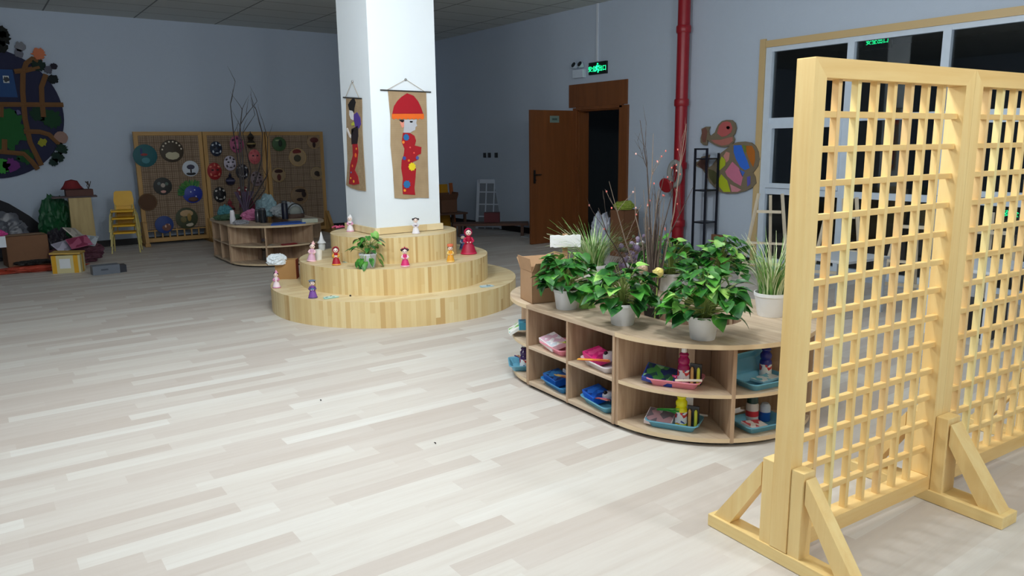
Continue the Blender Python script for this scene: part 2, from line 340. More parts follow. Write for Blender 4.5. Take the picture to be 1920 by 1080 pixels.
TR = Matrix.Translation((-.0195, 0, 0)) @ Matrix(((0, 0, -1, 0), (-1, 0, 0, 0), (0, 1, 0, 0), (0, 0, 0, 1)))
text_mesh('sign_letters', '安全', .085, M_EXIT, ex, TR @ Matrix.Translation((-.11, -.012, 0)))
text_mesh('sign_letters', '出口', .085, M_EXIT, ex, TR @ Matrix.Translation((.11, -.012, 0)))
rm = MB()
def stroke(pts, r): rm.tube([(-.02, -x, z) for x, z in pts], r, 6)
rm.ell((-.02, -.012, .058), (.012, .012, .012), 10)
stroke([(.0, .04), (-.005, -.005)], .012); stroke([(-.005, -.005), (.025, -.03), (.02, -.065)], .009); stroke([(-.005, -.005), (-.025, -.035), (-.05, -.04)], .009); stroke([(0, .035), (.03, .02), (.045, .035)], .007); stroke([(0, .035), (-.03, .02), (-.035, -.005)], .007)
rm.build('running_figure', M_EXIT, ex)
# emergency lamp
ec = pX(1090, 136, BX); em_ = thing('emergency_light', 'white twin-headed emergency lamp left of the green exit sign', 'lamp', (BX-.04, ec.y, ec.z-.02))
MB().box((0, 0, 0), (.07, .24, .12)).build('lamp_body', M_FRAMEW, em_, bevel=.006)
for s_ in (-1, 1):
    hd = MB().lathe([(.02, -.05), (.045, .0), (.048, .03)], n=16, T=Matrix.Translation((-.03, s_*.07, .12)) @ Matrix.Rotation(-1.1, 4, 'Y')).build('lamp_head', M_FRAMEW, em_)
    MB().lathe([(.042, .031), (.04, .035)], n=16, T=Matrix.Translation((-.03, s_*.07, .12)) @ Matrix.Rotation(-1.1, 4, 'Y')).build('lens', mat(28, 36, 42, .1), hd)
# light switches
for i, px in enumerate((909.5, 918, 931)):
    p = pX(px, 291, BX); k = thing('wall_switch', ['black wall switch farthest from the door, of three on right wall', 'black wall switch in the middle of three on right wall', 'black wall switch nearest the open door, of three on right wall'][i], 'switch', (BX-.008, p.y, p.z), group=None)
    MB().box((0, 0, 0), (.014, .086, .086)).build('switch_plate', mat(30, 34, 40, .3), k, bevel=.003); MB().box((-.009, 0, 0), (.006, .03, .05)).build('rocker', mat(54, 58, 64, .3), k)
# suspended globe-less lamps above the near floor (outside the frame)
for i, (x, y, wt) in enumerate(LAMPS):
    k = thing('pendant_lamp', 'white pendant lamp %s' % ('over the floor left of the nearest lattice screen', 'over the floor between plant island and platform', 'over the open floor left of the plant island', 'over the floor between plant island and window', 'just behind the viewpoint', 'far behind the viewpoint, middle', 'far behind the viewpoint, left')[i], 'ceiling light', (x, y, CEIL))
    MB().lathe([(.05, -.03), (.05, 0)], n=16).build('ceiling_rose', M_WHITE, k); MB().tube([(0, 0, -.02), (0, 0, LZ-CEIL)], .006, 6).build('cord', M_WHITE, k)
    MB().lathe([(.02, .0), (.03, -.03), (.03, -.06)], (0, 0, LZ-CEIL), n=16).build('lamp_socket', M_WHITE, k)
# ================================================================== STEPPED PLATFORM
PC = (3.33, 6.57)
def disc(r, n=96): return [(r*math.cos(2*PI*i/n), r*math.sin(2*PI*i/n)) for i in range(n)]
pf = thing('stepped_platform', 'round three-tier pale wood platform around the white pillar', 'platform', (PC[0], PC[1], 0))
for i, (r, z0, z1) in enumerate(((1.18, 0, .225), (.905, .225, .455), (.605, .455, .69))):
    o = MB().prism(disc(r), z0, z1, 1, side=0).build('platform_step', [M_STEP, M_STEPT], pf, smooth=40, bevel=.004)
# ================================================================== LATTICE SCREENS
def lattice_screen(label, loc, rz, W=.97, H=1.76, group='lattice room dividers', nv=7, nh=13, cat='room divider', mz=None):
    mz, mxx = mz or (M_PINE, M_PINEX)
    t = thing('lattice_screen', label, cat, loc, rz, group); fw = .062; dp = .07; z0 = .052
    # mitred frame
    for s in (0, 1):
        x = 0 if s == 0 else W; q = fw if s == 0 else -fw
        MB().prism([(x, z0), (x, H), (x+q, H-fw), (x+q, z0+fw)], -dp/2, dp/2, T=Matrix.Rotation(PI/2, 4, 'X')).build('stile', mz, t, smooth=0, bevel=.003)
    MB().prism([(0, H), (W, H), (W-fw, H-fw), (fw, H-fw)], -dp/2, dp/2, T=Matrix.Rotation(PI/2, 4, 'X')).build('rail', mxx, t, smooth=0, bevel=.003)
    MB().prism([(0, z0), (W, z0), (W-fw, z0+fw), (fw, z0+fw)], -dp/2, dp/2, T=Matrix.Rotation(PI/2, 4, 'X')).build('rail', mxx, t, smooth=0, bevel=.003)
    a = MB(); iw = W-2*fw
    for i in range(nv): a.box((fw+iw*(i+1)/(nv+1), 0, H/2+z0/2), (.02, .026, H-z0-2*fw+.004), (3, 2, 0, 0, 3, 0, 0)[i % 7])
    for j in range(nh): a.box((W/2, 0, z0+fw+(H-z0-2*fw)*(j+1)/(nh+1)), (iw+.004, .0235, .021), 1)
    a.build('lattice', [mz, mxx, mat(246, 226, 160, .5) if mz is M_PINE else mz, mat(236, 200, 140, .5) if mz is M_PINE else mz], t, smooth=0, bevel=.0015)
    return t
def screen_foot(label, loc, rz, group='screen feet', far=True, ln=.33, wx=1., mz=None):
    mz, my = mz or (M_PINE, M_PINEY)
    t = thing('screen_foot', label, 'stand', loc, rz, group)
    MB().box((0, 0, .026), (.075*wx, 2*ln, .05)).build('base_beam', my, t, smooth=0, bevel=.003)
    for s in (-1, 1) if far else (-1,):
        MB().box((0, s*.0615, .21), (.062*wx, .05, .33)).build('upright', mz, t, smooth=0, bevel=.003)
        a = Vector((0, s*.10, .33)); b = Vector((0, s*(ln-.045), .05)); d = (b-a).normalized()
        x0, x1 = (-.028, .028); n = Vector((0, -d.z, d.y))*.03*s
        poly = [(s*.093, .355), (s*.093, .265), (s*(ln-.10), .05), (s*(ln-.02), .05)]
        MB().prism(poly, -.026*wx, .026*wx, T=Matrix(((0, 0, 1, 0), (1, 0, 0, 0), (0, 1, 0, 0), (0, 0, 0, 1)))).build('brace', mz, t, smooth=0, bevel=.003)
    return t
SR = math.radians(-3.6); SX, SY = 2.215, 1.455
def salong(d, off=0): return (SX+d*math.cos(SR)-off*math.sin(SR), SY+d*math.sin(SR)+off*math.cos(SR), 0)
lattice_screen('pale pine lattice screen nearest the camera, its whole panel in view', salong(0), SR)
lattice_screen('pale pine lattice screen cut off by the right edge of the photo', salong(.971), SR)
lattice_screen('pale pine lattice screen beyond the right edge, third in the row', salong(1.95), SR)
screen_foot('pine stand under the left end post of the nearest lattice screen', salong(.035), SR)
screen_foot('pine stand where the two nearest lattice screens meet', salong(.972), SR, wx=1.55)
screen_foot('pine stand where the cut-off lattice screen ends at right', salong(1.95), SR)
# ================================================================== SHELF ISLANDS
RO, RI, HS = .625, .235, .53; SH = .418; TB = .024
def arc(r, a0, a1, n): return [(r*math.cos(a0+(a1-a0)*i/n), r*math.sin(a0+(a1-a0)*i/n)) for i in range(n+1)]
def half_round(label, loc, rz):
    t = thing('curved_shelf', label, 'shelf', loc, rz)
    sec = arc(RO, PI, 2*PI, 40)+arc(RI, 2*PI, PI, 20)
    MB().prism(sec, HS-TB, HS, 0, side=1).build('shelf_top', [M_OAKX, M_EDGE], t, smooth=40, bevel=.0015)
    s2 = arc(RO-.012, PI, 2*PI, 40)+arc(.30, 2*PI, PI, 20)
    MB().prism(s2, .272-.018, .272, 0, side=1).build('shelf_board', [M_OAKX, M_EDGE], t, smooth=40)
    MB().prism(s2, .022, .045, 0, side=1).build('shelf_board', [M_OAKX, M_EDGE], t, smooth=40)
    MB().prism(arc(RO-.05, PI, 2*PI, 40)+arc(.33, 2*PI, PI, 20), 0, .022).build('plinth', M_BLACK, t, smooth=40)
    for k in range(4):
        a = PI+PI*k/3; T = Matrix.Rotation(a, 4, 'Z'); off = .010 if k == 0 else (-.010 if k == 3 else 0)
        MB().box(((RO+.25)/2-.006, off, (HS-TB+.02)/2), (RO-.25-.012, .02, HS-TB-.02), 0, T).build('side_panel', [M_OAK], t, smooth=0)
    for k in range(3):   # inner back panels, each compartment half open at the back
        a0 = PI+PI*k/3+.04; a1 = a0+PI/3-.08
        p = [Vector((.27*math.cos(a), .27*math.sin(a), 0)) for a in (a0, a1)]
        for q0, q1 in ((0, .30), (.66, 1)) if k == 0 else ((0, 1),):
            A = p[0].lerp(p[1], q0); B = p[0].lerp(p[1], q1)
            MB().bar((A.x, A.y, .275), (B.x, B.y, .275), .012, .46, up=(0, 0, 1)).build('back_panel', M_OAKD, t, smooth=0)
    return t
def straight(label, loc, rz, sgn=-1):
    t = thing('straight_shelf', label, 'shelf', loc, rz); xo, xi = -RO, -RI; W2 = SH-.001
    bx = lambda x0, x1, y0, y1, z0, z1, n, m, **k: MB().box(((x0+x1)/2, (y0+y1)/2, (z0+z1)/2), (x1-x0, y1-y0, z1-z0)).build(n, m, t, smooth=0, bevel=.0015)
    bx(xo, xi, -W2, W2, HS-TB, HS, 'shelf_top', M_OAKX)
    bx(xo+.004, xi, -W2, W2, .254, .272, 'shelf_board', M_OAKX)
    bx(xo+.004, xi, -W2, W2, .022, .045, 'shelf_board', M_OAKX)
    bx(xo+.03, xi-.02, -W2, W2, 0, .022, 'plinth', M_BLACK)
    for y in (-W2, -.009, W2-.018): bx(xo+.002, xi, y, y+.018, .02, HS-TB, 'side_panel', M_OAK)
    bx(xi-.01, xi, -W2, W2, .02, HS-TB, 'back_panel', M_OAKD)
    return t
def island(cx, cy, rz, names):
    R = Matrix.Rotation(rz, 4, 'Z')
    def L_(x, y): q = R @ Vector((x, y, 0)); return (cx+q.x, cy+q.y, 0)
    half_round(names[0], L_(0, -SH), rz); half_round(names[1], L_(0, SH), rz+PI)
    straight(names[2], L_(0, 0), rz); straight(names[3], L_(0, 0), rz+PI)
IR = math.radians(-3.36); IC = (3.305, 3.153)
island(*IC, IR, ['half-round oak shelf with paint trays at the near end of the plant island', 'half-round oak shelf at the far end of the plant island by the cardboard box', 'straight oak shelf of four compartments facing left, between curved ends of plant island', 'straight oak shelf on the hidden right side of the plant island'])
island(3.31, 10.38, math.radians(-1), ['half-round oak shelf at the near end of the dark craft island', 'half-round oak shelf at far end of the dark craft island, before hanging masks', 'straight oak shelf on the left side of the dark craft island', 'straight oak shelf on the right side of the dark craft island'])
# ================================================================== PLANTS
def pot_mb(rt, rb, h):
    return MB().lathe([(rb*.96, 0), (rb, .004), (rt*.95, h*.82), (rt*.955, h*.83), (rt, h*.86), (rt*1.01, h), (rt*.95, h), (rt*.93, h*.9), (rt*.9, h*.88)], n=40)
def leaf(mb, p, d, up, ln, wd, mi, fold=.25, droop=.3):
    d = Vector(d).normalized(); up = Vector(up); s = d.cross(up)
    if s.length < 1e-3: s = Vector((1, 0, 0))
    s.normalize(); u = s.cross(d).normalized(); p = Vector(p)
    rows = [(0, 0), (-.06, .32), (.14, .5), (.38, .5), (.62, .36), (.84, .16), (1, 0)]
    vs = []; fs = []
    for i, (a, b) in enumerate(rows):
        z = -droop*a*a
        c = p+d*(max(a, 0)*ln)+u*(z*ln)
        if b == 0: vs.append(c)
        else:
            e = p+d*(a*ln)+u*(z*ln+fold*b*wd)
            vs += [e-s*b*wd, c, e+s*b*wd]
    idx = [[0]]+[[1+3*i, 2+3*i, 3+3*i] for i in range(5)]+[[16]]
    for i in range(len(rows)-1):
        A, B = idx[i], idx[i+1]
        if len(A) == 1: fs += [(A[0], B[0], B[1]), (A[0], B[1], B[2])]
        elif len(B) == 1: fs += [(A[0], B[0], A[1]), (A[1], B[0], A[2])]
        else: fs += [(A[0], B[0], B[1], A[1]), (A[1], B[1], B[2], A[2])]
    mb.add(vs, fs, mi)
def rnd(a, b): return random.uniform(a, b)
def pothos(label, loc, R=.21, top=.2, n=85, pot=(.078, .062, .12), seed=1, trail=None, ll=.085, rz=0, potted=True, low=-.25):
    random.seed(seed); t = thing('potted_pothos', label, 'plant', loc, rz); rt, rb, h = pot
    pot_mb(rt, rb, h).build('pot', M_POT, t); MB().lathe([(rt*.92, h*.9), (.001, h*.93)], n=24).build('soil', M_SOIL, t)
    mb = MB(); st = MB(); c = Vector((0, 0, h))
    for i in range(n):
        a = rnd(0, 2*PI); e = math.asin(rnd(low, 1)); rr = rnd(.5, 1) ** .6
        q = Vector((math.cos(a)*math.cos(e)*R*.82*rr, math.sin(a)*math.cos(e)*R*.82*rr, max(-.02, .02+(math.sin(e)+.12)*top*.85*rr)))
        if q.z < .03 and math.hypot(q.x, q.y) < rt*1.15: q.x += math.cos(a)*rt*.7; q.y += math.sin(a)*rt*.7
        p = c+q
        d = Vector((math.cos(a+rnd(-.9, .9)), math.sin(a+rnd(-.9, .9)), rnd(-.7, .45)))
        L0 = ll*rnd(.6, 1.05); leaf(mb, p, d, (rnd(-.4, .4), rnd(-.4, .4), 1), L0, L0*.95, random.choice([0, 0, 0, 1, 1, 2]) if q.z > .06 else random.choice([0, 1, 1]), rnd(.1, .4), rnd(.1, .5))
        mid = c+Vector((q.x*.3, q.y*.3, q.z*.6)); st.tube([c+Vector((q.x*.12, q.y*.12, -.01)), mid, p], .0018, 4)
    if trail:
        pts = [c+Vector(x) for x in trail]; st.tube(pts, .0022, 5)
        for k, p in enumerate(pts[1:]):
            for s_ in (-1, 1):
                leaf(mb, p, (s_*rnd(.3, 1), rnd(-.8, .2), -.5), (0, -.8, .5), ll*rnd(.7, 1), ll*.8, 2, .15, .3)
    mb.build('foliage', [M_LEAF, M_LEAFD, M_LEAFY], t, smooth=60); st.build('stems', M_STEM, t)
    return t
def grass(label, loc, R=.19, H=.3, n=190, pot=(.095, .072, .135), seed=2):
    random.seed(seed); t = thing('potted_spider_plant', label, 'plant', loc); rt, rb, h = pot
    pot_mb(rt, rb, h).build('pot', M_POT, t); MB().lathe([(rt*.92, h*.9), (.001, h*.93)], n=24).build('soil', M_SOIL, t)
    mb = MB()
    for i in range(n):
        a = rnd(0, 2*PI); r0 = rt*.75*math.sqrt(random.random()); p = Vector((r0*math.cos(a), r0*math.sin(a), h*.9)); a2 = a+rnd(-.5, .5)
        out = rnd(.2, 1)*R; hh = H*rnd(.6, 1.05); wd = rnd(.003, .0055); o2 = Vector((math.cos(a2), math.sin(a2), 0)); s = Vector((-o2.y, o2.x, 0))
        vs = []; K = 6; dr = rnd(.0, .5)
        for k in range(K+1):
            u = k/K; q = p+o2*(out*(u**1.6)*1.15)+Vector((0, 0, hh*(u-dr*u**3))); ww = wd*(1-u*.9)
            vs += [q-s*ww, q+s*ww+Vector((0, 0, -.001))]
        mb.add(vs, [(2*k, 2*k+1, 2*k+3, 2*k+2) for k in range(K)], random.choice([0, 0, 1, 0, 1]))
    mb.build('foliage', [M_GRASS, M_GRASSW], t, smooth=60)
    return t
def at(px, py, z=HS): q = pz(px, py, z); return (q.x, q.y, z)
def shift(p, d=.07):  # pot front contact -> pot centre
    q = Vector((p[0], p[1], 0)).normalized()*d; return (p[0]+q.x, p[1]+q.y, p[2])
pothos('leafy green pothos in white pot beside the cardboard box, with a trailing stem', shift(at(1062, 583)), seed=3, R=.2, top=.24, n=125, trail=[(.06, -.03, .03), (.085, -.06, -.02), (.10, -.075, -.06), (.105, -.08, -.10)])
pothos('leafy green pothos in white pot, middle of front row on the plant island', shift(at(1167, 613)), seed=5, R=.21, top=.22, n=120)
pothos('leafy green pothos in white pot nearest camera, above the magenta paint bottle', shift(at(1317, 641)), seed=8, R=.25, top=.25, n=150, ll=.09)
grass('striped spider plant in white pot next to the lattice screen', shift(at(1444, 597), .08), seed=4, H=.36)
pothos('pothos at the back of plant island, left of two, behind the yellow rose', shift(at(1255, 548), .07), seed=11, R=.22, top=.24, n=110)
pothos('pothos at the back of plant island nearest the spider plant by the lattice', shift(at(1350, 546), .07), seed=12, R=.22, top=.24, n=110)
grass('striped spider plant behind the white foam board and cardboard box', shift(at(1112, 532), .02), seed=14, H=.34, R=.26, n=260)
pp = pz(691, 503, .455); pp = shift((pp.x, pp.y, .455), .07)
def bigleaf():
    random.seed(31); t = thing('potted_plant', 'small green plant in grey-white pot on middle platform step', 'plant', pp); pot_mb(.078, .06, .125).build('pot', mat(214, 218, 226, .4), t)
    MB().lathe([(.07, .112), (.001, .116)], n=24).build('soil', M_SOIL, t); mb = MB(); st = MB()
    for i in range(46):
        a = rnd(0, 2*PI); r = rnd(.02, .13); z = .125+rnd(.02, .15)*(1-r*3)+.02
        if i > 34: r = .105; z = rnd(.0, .1)+.02; a = random.choice([rnd(3.3, 4.1), rnd(5.3, 6.1), rnd(0, 6.28)])
        p = Vector((r*math.cos(a), r*math.sin(a), z)); st.tube([(0, 0, .115), (p.x*.6, p.y*.6, max(.14, z*.9)), p], .002, 4)
        leaf(mb, p, (math.cos(a), math.sin(a), rnd(-.5, .3) if i < 34 else -1), (0, 0, 1) if i < 34 else (math.cos(a), math.sin(a), .2), rnd(.055, .085), rnd(.045, .06), random.choice([0, 1, 0, 1, 2]), .15, .3)
    leaf(mb, (.06, .0, .30), (.2, -.3, -.5), (-.3, -1, .3), .09, .07, 2); st.tube([(0, 0, .115), (.04, 0, .25), (.06, 0, .30)], .002, 4)
    mb.build('foliage', [M_LEAFD, M_LEAF, M_LEAFY], t, smooth=60); st.build('stems', M_STEM, t)
bigleaf()
# branch bouquet in the island's open centre
def twig(mb, bd, p, d, ln, r, depth, mi=0, bend=.12):
    pts = [Vector(p)]; d = Vector(d).normalized(); k = 6
    for i in range(k):
        d = (d+Vector((rnd(-bend, bend), rnd(-bend, bend), rnd(-bend*.4, bend*.6)))).normalized(); pts.append(pts[-1]+d*ln/k)
        if depth > 0 and i >= 1 and random.random() < .6: twig(mb, bd, pts[-1], d+Vector((rnd(-.7, .7), rnd(-.7, .7), rnd(0, .4))), ln*rnd(.3, .5), r*.55, depth-1, mi)
        if bd is not None and depth < 2 and random.random() < .22: bd.append(pts[-1].copy())
    mb.tube(pts, [r*(1-.75*i/k) for i in range(k+1)], 5, mi)
    if bd is not None: bd.append(pts[-1].copy())
bq = thing('branch_bouquet', 'tall bouquet of bare budded branches standing in the plant island opening', 'branches', (3.30, 3.12, 0))
random.seed(21)
MB().lathe([(.06, 0), (.075, .05), (.06, .3), (.045, .46), (.055, .52), (.048, .52), (.04, .46)], n=20).build('vase', mat(44, 40, 36, .5), bq)
br = MB(); bd = []
tops = [(1200, 225, 1.), (1287, 232, 1.), (1245, 330, .6), (1142, 340, .7), (1122, 390, .8), (1190, 350, .5), (1300, 350, .8), (1225, 250, .6), (1270, 300, .6)]
for i, (px, py, s_) in enumerate(tops):
    D = 3.12+rnd(-.12, .2); e = pY(px, py, D); a = Vector((3.30+rnd(-.02, .02), 3.12+rnd(-.02, .02), .45)); m_ = a.lerp(e, .5)+Vector((rnd(-.05, .05), rnd(-.05, .05), .05))
    pts = [a, a.lerp(m_, .5), m_, m_.lerp(e, .5)+Vector((rnd(-.03, .03), 0, 0)), e]; pts = [p-Vector((3.30, 3.12, 0)) for p in pts]
    br.tube(pts, [.006, .005, .004, .003, .0014], 6, i % 2)
    for u in (2, 3, 3): twig(br, bd, pts[u], pts[4]-pts[u]+Vector((rnd(-.3, .3), rnd(-.3, .3), rnd(0, .3)))*.7, .24*s_*rnd(.5, 1.1), .0022, 1, i % 2)
br.build('twigs', [M_TWIG, M_TWIGL], bq)
random.shuffle(bd); M_B = [mat(232, 120, 110, .5), mat(245, 190, 180, .5)]
for i, p in enumerate(bd[:34]): MB().ell((0, 0, 0), (.0048, .0048, .0065), 7).build('bud', M_B[i % 3 == 2], bq, loc=p)
stem = MB()
for i in range(46):
    a = rnd(0, 6.28); r1 = rnd(.03, .085); h_ = rnd(.75, 1.25); b_ = a+rnd(-.8, .8)
    stem.tube([(math.cos(a)*.02, math.sin(a)*.02, .42), (math.cos(b_)*.022+rnd(-.01, .01), math.sin(b_)*.022, .6), (math.cos(b_)*r1*.6, math.sin(b_)*r1*.6, .42+(h_-.42)*.6), (math.cos(a)*r1, math.sin(a)*r1, h_)], [.0045, .0038, .003, .0014], 5, i % 2)
stem.build('stem_bundle', [M_TWIG, M_TWIGL], bq)
def rose(label, px, py, D, r, m, m2):
    p = pY(px, py, D); t = thing('rose', label, 'flower', p); mb = MB()
    for k in range(9):
        a = k*2.4; rr = r*(.25+.085*k); T = Matrix.Rotation(a, 4, 'Z') @ Matrix.Translation((rr*.35, 0, 0)) @ Matrix.Rotation(.25+.04*k, 4, 'Y')
        mb.lathe([(.15*r, -r*.9), (rr*.9, -r*.5), (rr*1.02, 0), (rr*.82, r*.6)], n=12, T=T, cap=False, sy=.9)
    mb.build('petals', m, t); s2 = MB(); s2.tube([(0, 0, -r*.8), (.0, .01, -.16), (0, .02, -.3)], .004, 6); s2.build('stem', m2, t); return t
rose('pale yellow rose among the bare branches', 1234, 511, 3.0, .033, mat(240, 226, 140, .6), M_STEM)
rose('dusty pink rose behind the middle pothos', 1205, 505, 3.05, .03, mat(200, 176, 150, .6), M_STEM)
# purple and white filler flowers
random.seed(5); pr = thing('dried_flowers', 'muted purple dried flower bunch leaning left among the branches', 'flowers', (3.62, 3.9, HS))
mb = MB(); sm = MB()
for i in range(60):
    e = pY(1160+rnd(0, 75), 440+rnd(0, 60)+0, 3.9+rnd(-.1, .1))-Vector((3.62, 3.9, HS)); mb.ell(e, rnd(.012, .024), 7, random.choice([0, 0, 1, 2, 3])); sm.tube([(0, 0, 0), (e.x*.5, e.y*.5, e.z*.6), e], .0015, 4)
mb.build('blossoms', [mat(120, 104, 132, .8), mat(150, 136, 160, .8), mat(228, 232, 238, .8), mat(80, 84, 60, .8)], pr); sm.build('stems', M_TWIGL, pr)
# ================================================================== ISLAND TOP ITEMS
def carton(label, loc, rz, d, flaps=True, m=M_CARD, name='cardboard_box', fl=.45, group=None):
    t = thing(name, label, 'box', loc, rz, group); x, y, z = d; th = .005; b = MB()
    b.box((0, 0, th/2), (x, y, th)); b.box((0, -y/2+th/2, z/2), (x, th, z)); b.box((0, y/2-th/2, z/2), (x, th, z)); b.box((-x/2+th/2, 0, z/2), (th, y, z)); b.box((x/2-th/2, 0, z/2), (th, y, z))
    b.build('carton', m, t, smooth=0)
    if flaps:
        for sx_, sy_ in ((0, -1), (0, 1), (-1, 0), (1, 0)):
            ang = rnd(.15, .8); ln = min(x, y)*fl
            if sy_: A = Vector((0, sy_*y/2, z)); T = Matrix.Translation(A) @ Matrix.Rotation(-sy_*ang, 4, 'X'); f = MB().box((0, 0, ln/2), (x, .004, ln), 0, T)
            else: A = Vector((sx_*x/2, 0, z)); T = Matrix.Translation(A) @ Matrix.Rotation(sx_*ang, 4, 'Y'); f = MB().box((0, 0, ln/2), (.004, y, ln), 0, T)
            f.build('flap', m, t, smooth=0)
    else: MB().box((0, 0, z-.002), (x, y, .004)).build('lid', m, t, smooth=0); MB().box((0, 0, z+.001), (x, .05, .002)).build('tape', mat(190, 160, 110, .3), t, smooth=0)
    return t
random.seed(2)
c0 = at(1024, 572); carton('open cardboard box on the far end of the plant island', (c0[0]+.08, c0[1]+.14, HS), -.25, (.22, .19, .2))
# foam strip on a stick
f0 = pY(1060, 452, 3.95); k = thing('foam_board', 'white rough-edged foam strip on a stick above the cardboard box', 'board', (f0.x, 3.95, HS))
pts = []; random.seed(3)
for i in range(14): pts.append((-.105+.21*i/13, .04+rnd(-.004, .004)))
for i in range(14): pts.append((.105-.21*i/13, -.04+rnd(-.004, .004)))
Tz = Matrix.Translation((0, 0, f0.z-HS)) @ Matrix.Rotation(PI/2, 4, 'X'); Rz = Matrix.Rotation(-.6, 4, 'Z')
MB().prism(pts, -.015, .015, T=Rz @ Tz).build('foam_strip', mat(246, 248, 250, .8), k, smooth=0)
MB().box((0, .02, (f0.z-HS+.05)/2), (.036, .008, f0.z-HS+.05), 0, Rz).build('stick', M_CARD, k, smooth=0); MB().box((0, .02, .005), (.1, .08, .01)).build('stick_base', M_CARD, k, smooth=0)
# clear bottle
b0 = at(1000, 547); k = thing('plastic_bottle', 'clear plastic bottle with white cap at left end of plant island', 'bottle', b0)
MB().lathe([(.026, 0), (.03, .01), (.03, .12), (.014, .155), (.012, .165)], n=20).build('bottle_body', mat(214, 222, 228, .15, alpha=.55), k); MB().lathe([(.015, .165), (.015, .19), (.001, .19)], n=16).build('cap', M_WHITE, k)
MB().lathe([(.0305, .03), (.0305, .1)], n=20, cap=False).build('bottle_label', mat(235, 238, 240, .5), k)
cc = MB(); c1 = pY(1003, 520, 3.9); cc.tube([pY(1000, 500, 3.9), pY(1012, 482, 3.9), pY(1040, 472, 3.9), pY(1068, 478, 3.9), Vector((pY(1068, 478, 3.9).x, 3.9, HS+.01))], .0035, 6)
tag(cc.build('wicker_hoop', mat(190, 170, 110, .7)), 'thin bent cane hoop arching behind the open cardboard box', 'hoop')
# low cardboard divider in the opening
# ================================================================== TRAYS AND CRAFT SUPPLIES
def tray(label, loc, rz, m, L_=.27, W_=.18, h=.04, group='craft trays on the plant island'):
    t = thing('tray', label, 'tray', loc, rz); 
    def rr(l, w, r, n=5):
        o = []
        for cx, cy, a in ((l/2-r, w/2-r, 0), (-l/2+r, w/2-r, PI/2), (-l/2+r, -w/2+r, PI), (l/2-r, -w/2+r, 1.5*PI)):
            o += [(cx+r*math.cos(a+PI/2*i/n), cy+r*math.sin(a+PI/2*i/n)) for i in range(n+1)]
        return o
    rings = [(L_-.05, W_-.05, .02, 0), (L_-.008, W_-.008, .03, h), (L_+.008, W_+.008, .034, h+.002), (L_+.008, W_+.008, .034, h-.004), (L_-.012, W_-.012, .028, h-.004), (L_-.055, W_-.055, .02, .004)]
    vs = []; n = 24
    for l, w, r, z in rings: vs += [(x, y, z) for x, y in rr(l, w, r)]
    fs = [tuple(range(n-1, -1, -1)), tuple(range(5*n, 6*n))]
    for j in range(5): fs += [(j*n+i, j*n+(i+1) % n, (j+1)*n+(i+1) % n, (j+1)*n+i) for i in range(n)]
    MB().add(vs, fs).build('tray_body', m, t, smooth=50); return t
def paint_bottle(label, loc, m, lab, h=.19, r=.031, rz=0):
    t = thing('paint_bottle', label, 'bottle', loc, rz); s = h/.19; q = r/.031
    MB().lathe([(a*q, b*s) for a, b in ((.029, 0), (.031, .006), (.031, .085), (.029, .095), (.024, .102), (.029, .112), (.0295, .128), (.023, .138), (.019, .145), (.024, .152), (.024, .158), (.013, .168))], n=24).build('bottle_body', m, t)
    MB().lathe([(a*q, b*s) for a, b in ((.0315, .016), (.0315, .078))], n=24, cap=False).build('bottle_label', lab, t)
    MB().lathe([(a*q, b*s) for a, b in ((.014, .166), (.013, .19), (.001, .191))], n=16).build('cap', M_WHITE, t)
    return t
def art(cols, sc=14.):
    m, N, L, P = nt('printed_cover'); tc = N.new('ShaderNodeTexCoord'); v = N.new('ShaderNodeTexVoronoi'); v.inputs['Scale'].default_value = sc
    L.new(tc.outputs['Object'], v.inputs['Vector']); sx = N.new('ShaderNodeSeparateColor'); L.new(v.outputs['Color'], sx.inputs[0])
    r = N.new('ShaderNodeValToRGB'); r.color_ramp.interpolation = 'CONSTANT'; e = r.color_ramp.elements
    while len(e) < len(cols): e.new(.5)
    for i, c in enumerate(cols): e[i].position = i/len(cols); e[i].color = c4(hexc(*c))
    L.new(sx.outputs[0], r.inputs[0]); L.new(r.outputs[0], P.inputs['Base Color']); P.inputs['Roughness'].default_value = .35; return m
M_LAB = art([(240, 240, 240), (210, 60, 60), (240, 240, 236), (70, 90, 160)], 60)
def pack(label, loc, rz, d, cover, side, tilt=(0, 0), name='craft_box', cat='box'):
    t = thing(name, label, cat, loc, rz); t.rotation_euler = (tilt[0], tilt[1], rz)
    MB().box((0, 0, d[2]/2), d).build('pack_body', side, t, smooth=0, bevel=.0015)
    MB().box((0, 0, d[2]+.0006), (d[0]*.94, d[1]*.92, .0012)).build('cover_print', cover, t, smooth=0)
    return t
def crayons(label, loc, rz):
    t = thing('crayon_box', label, 'box', loc, rz); MB().box((0, .012, .055), (.06, .012, .11)).build('case', mat(40, 40, 44, .3), t, smooth=0)
    for i, c in enumerate(((226, 176, 110), (216, 220, 70))): MB().lathe([(.0085, 0), (.0085, .08), (.004, .09)], (-.016+.032*i, -.002, .004), n=10).build('crayon', mat(*c), t)
    return t
def sticks(label, loc, rz, cols, n=8, ln=.17, name='craft_straws', spread=.6, lift=.03):
    t = thing(name, label, 'craft sticks', loc, rz)
    for i in range(n):
        a = rnd(-spread, spread); MB().tube([(-math.cos(a)*ln/2, -math.sin(a)*ln/2, .004+.003*i*.3), (math.cos(a)*ln/2, math.sin(a)*ln/2, .01+lift*rnd(.3, 1))], .0028, 6).build('straw', mat(*random.choice(cols)), t)
    return t
PINK, BLUE_, WH = mat(240, 150, 170, .4), mat(110, 178, 206, .4), mat(238, 232, 236, .4)
Rot = Matrix.Rotation(IR, 4, 'Z')
def loc_i(x, y, z=0): q = Rot @ Vector((x, y, 0)); return (IC[0]+q.x, IC[1]+q.y, z)
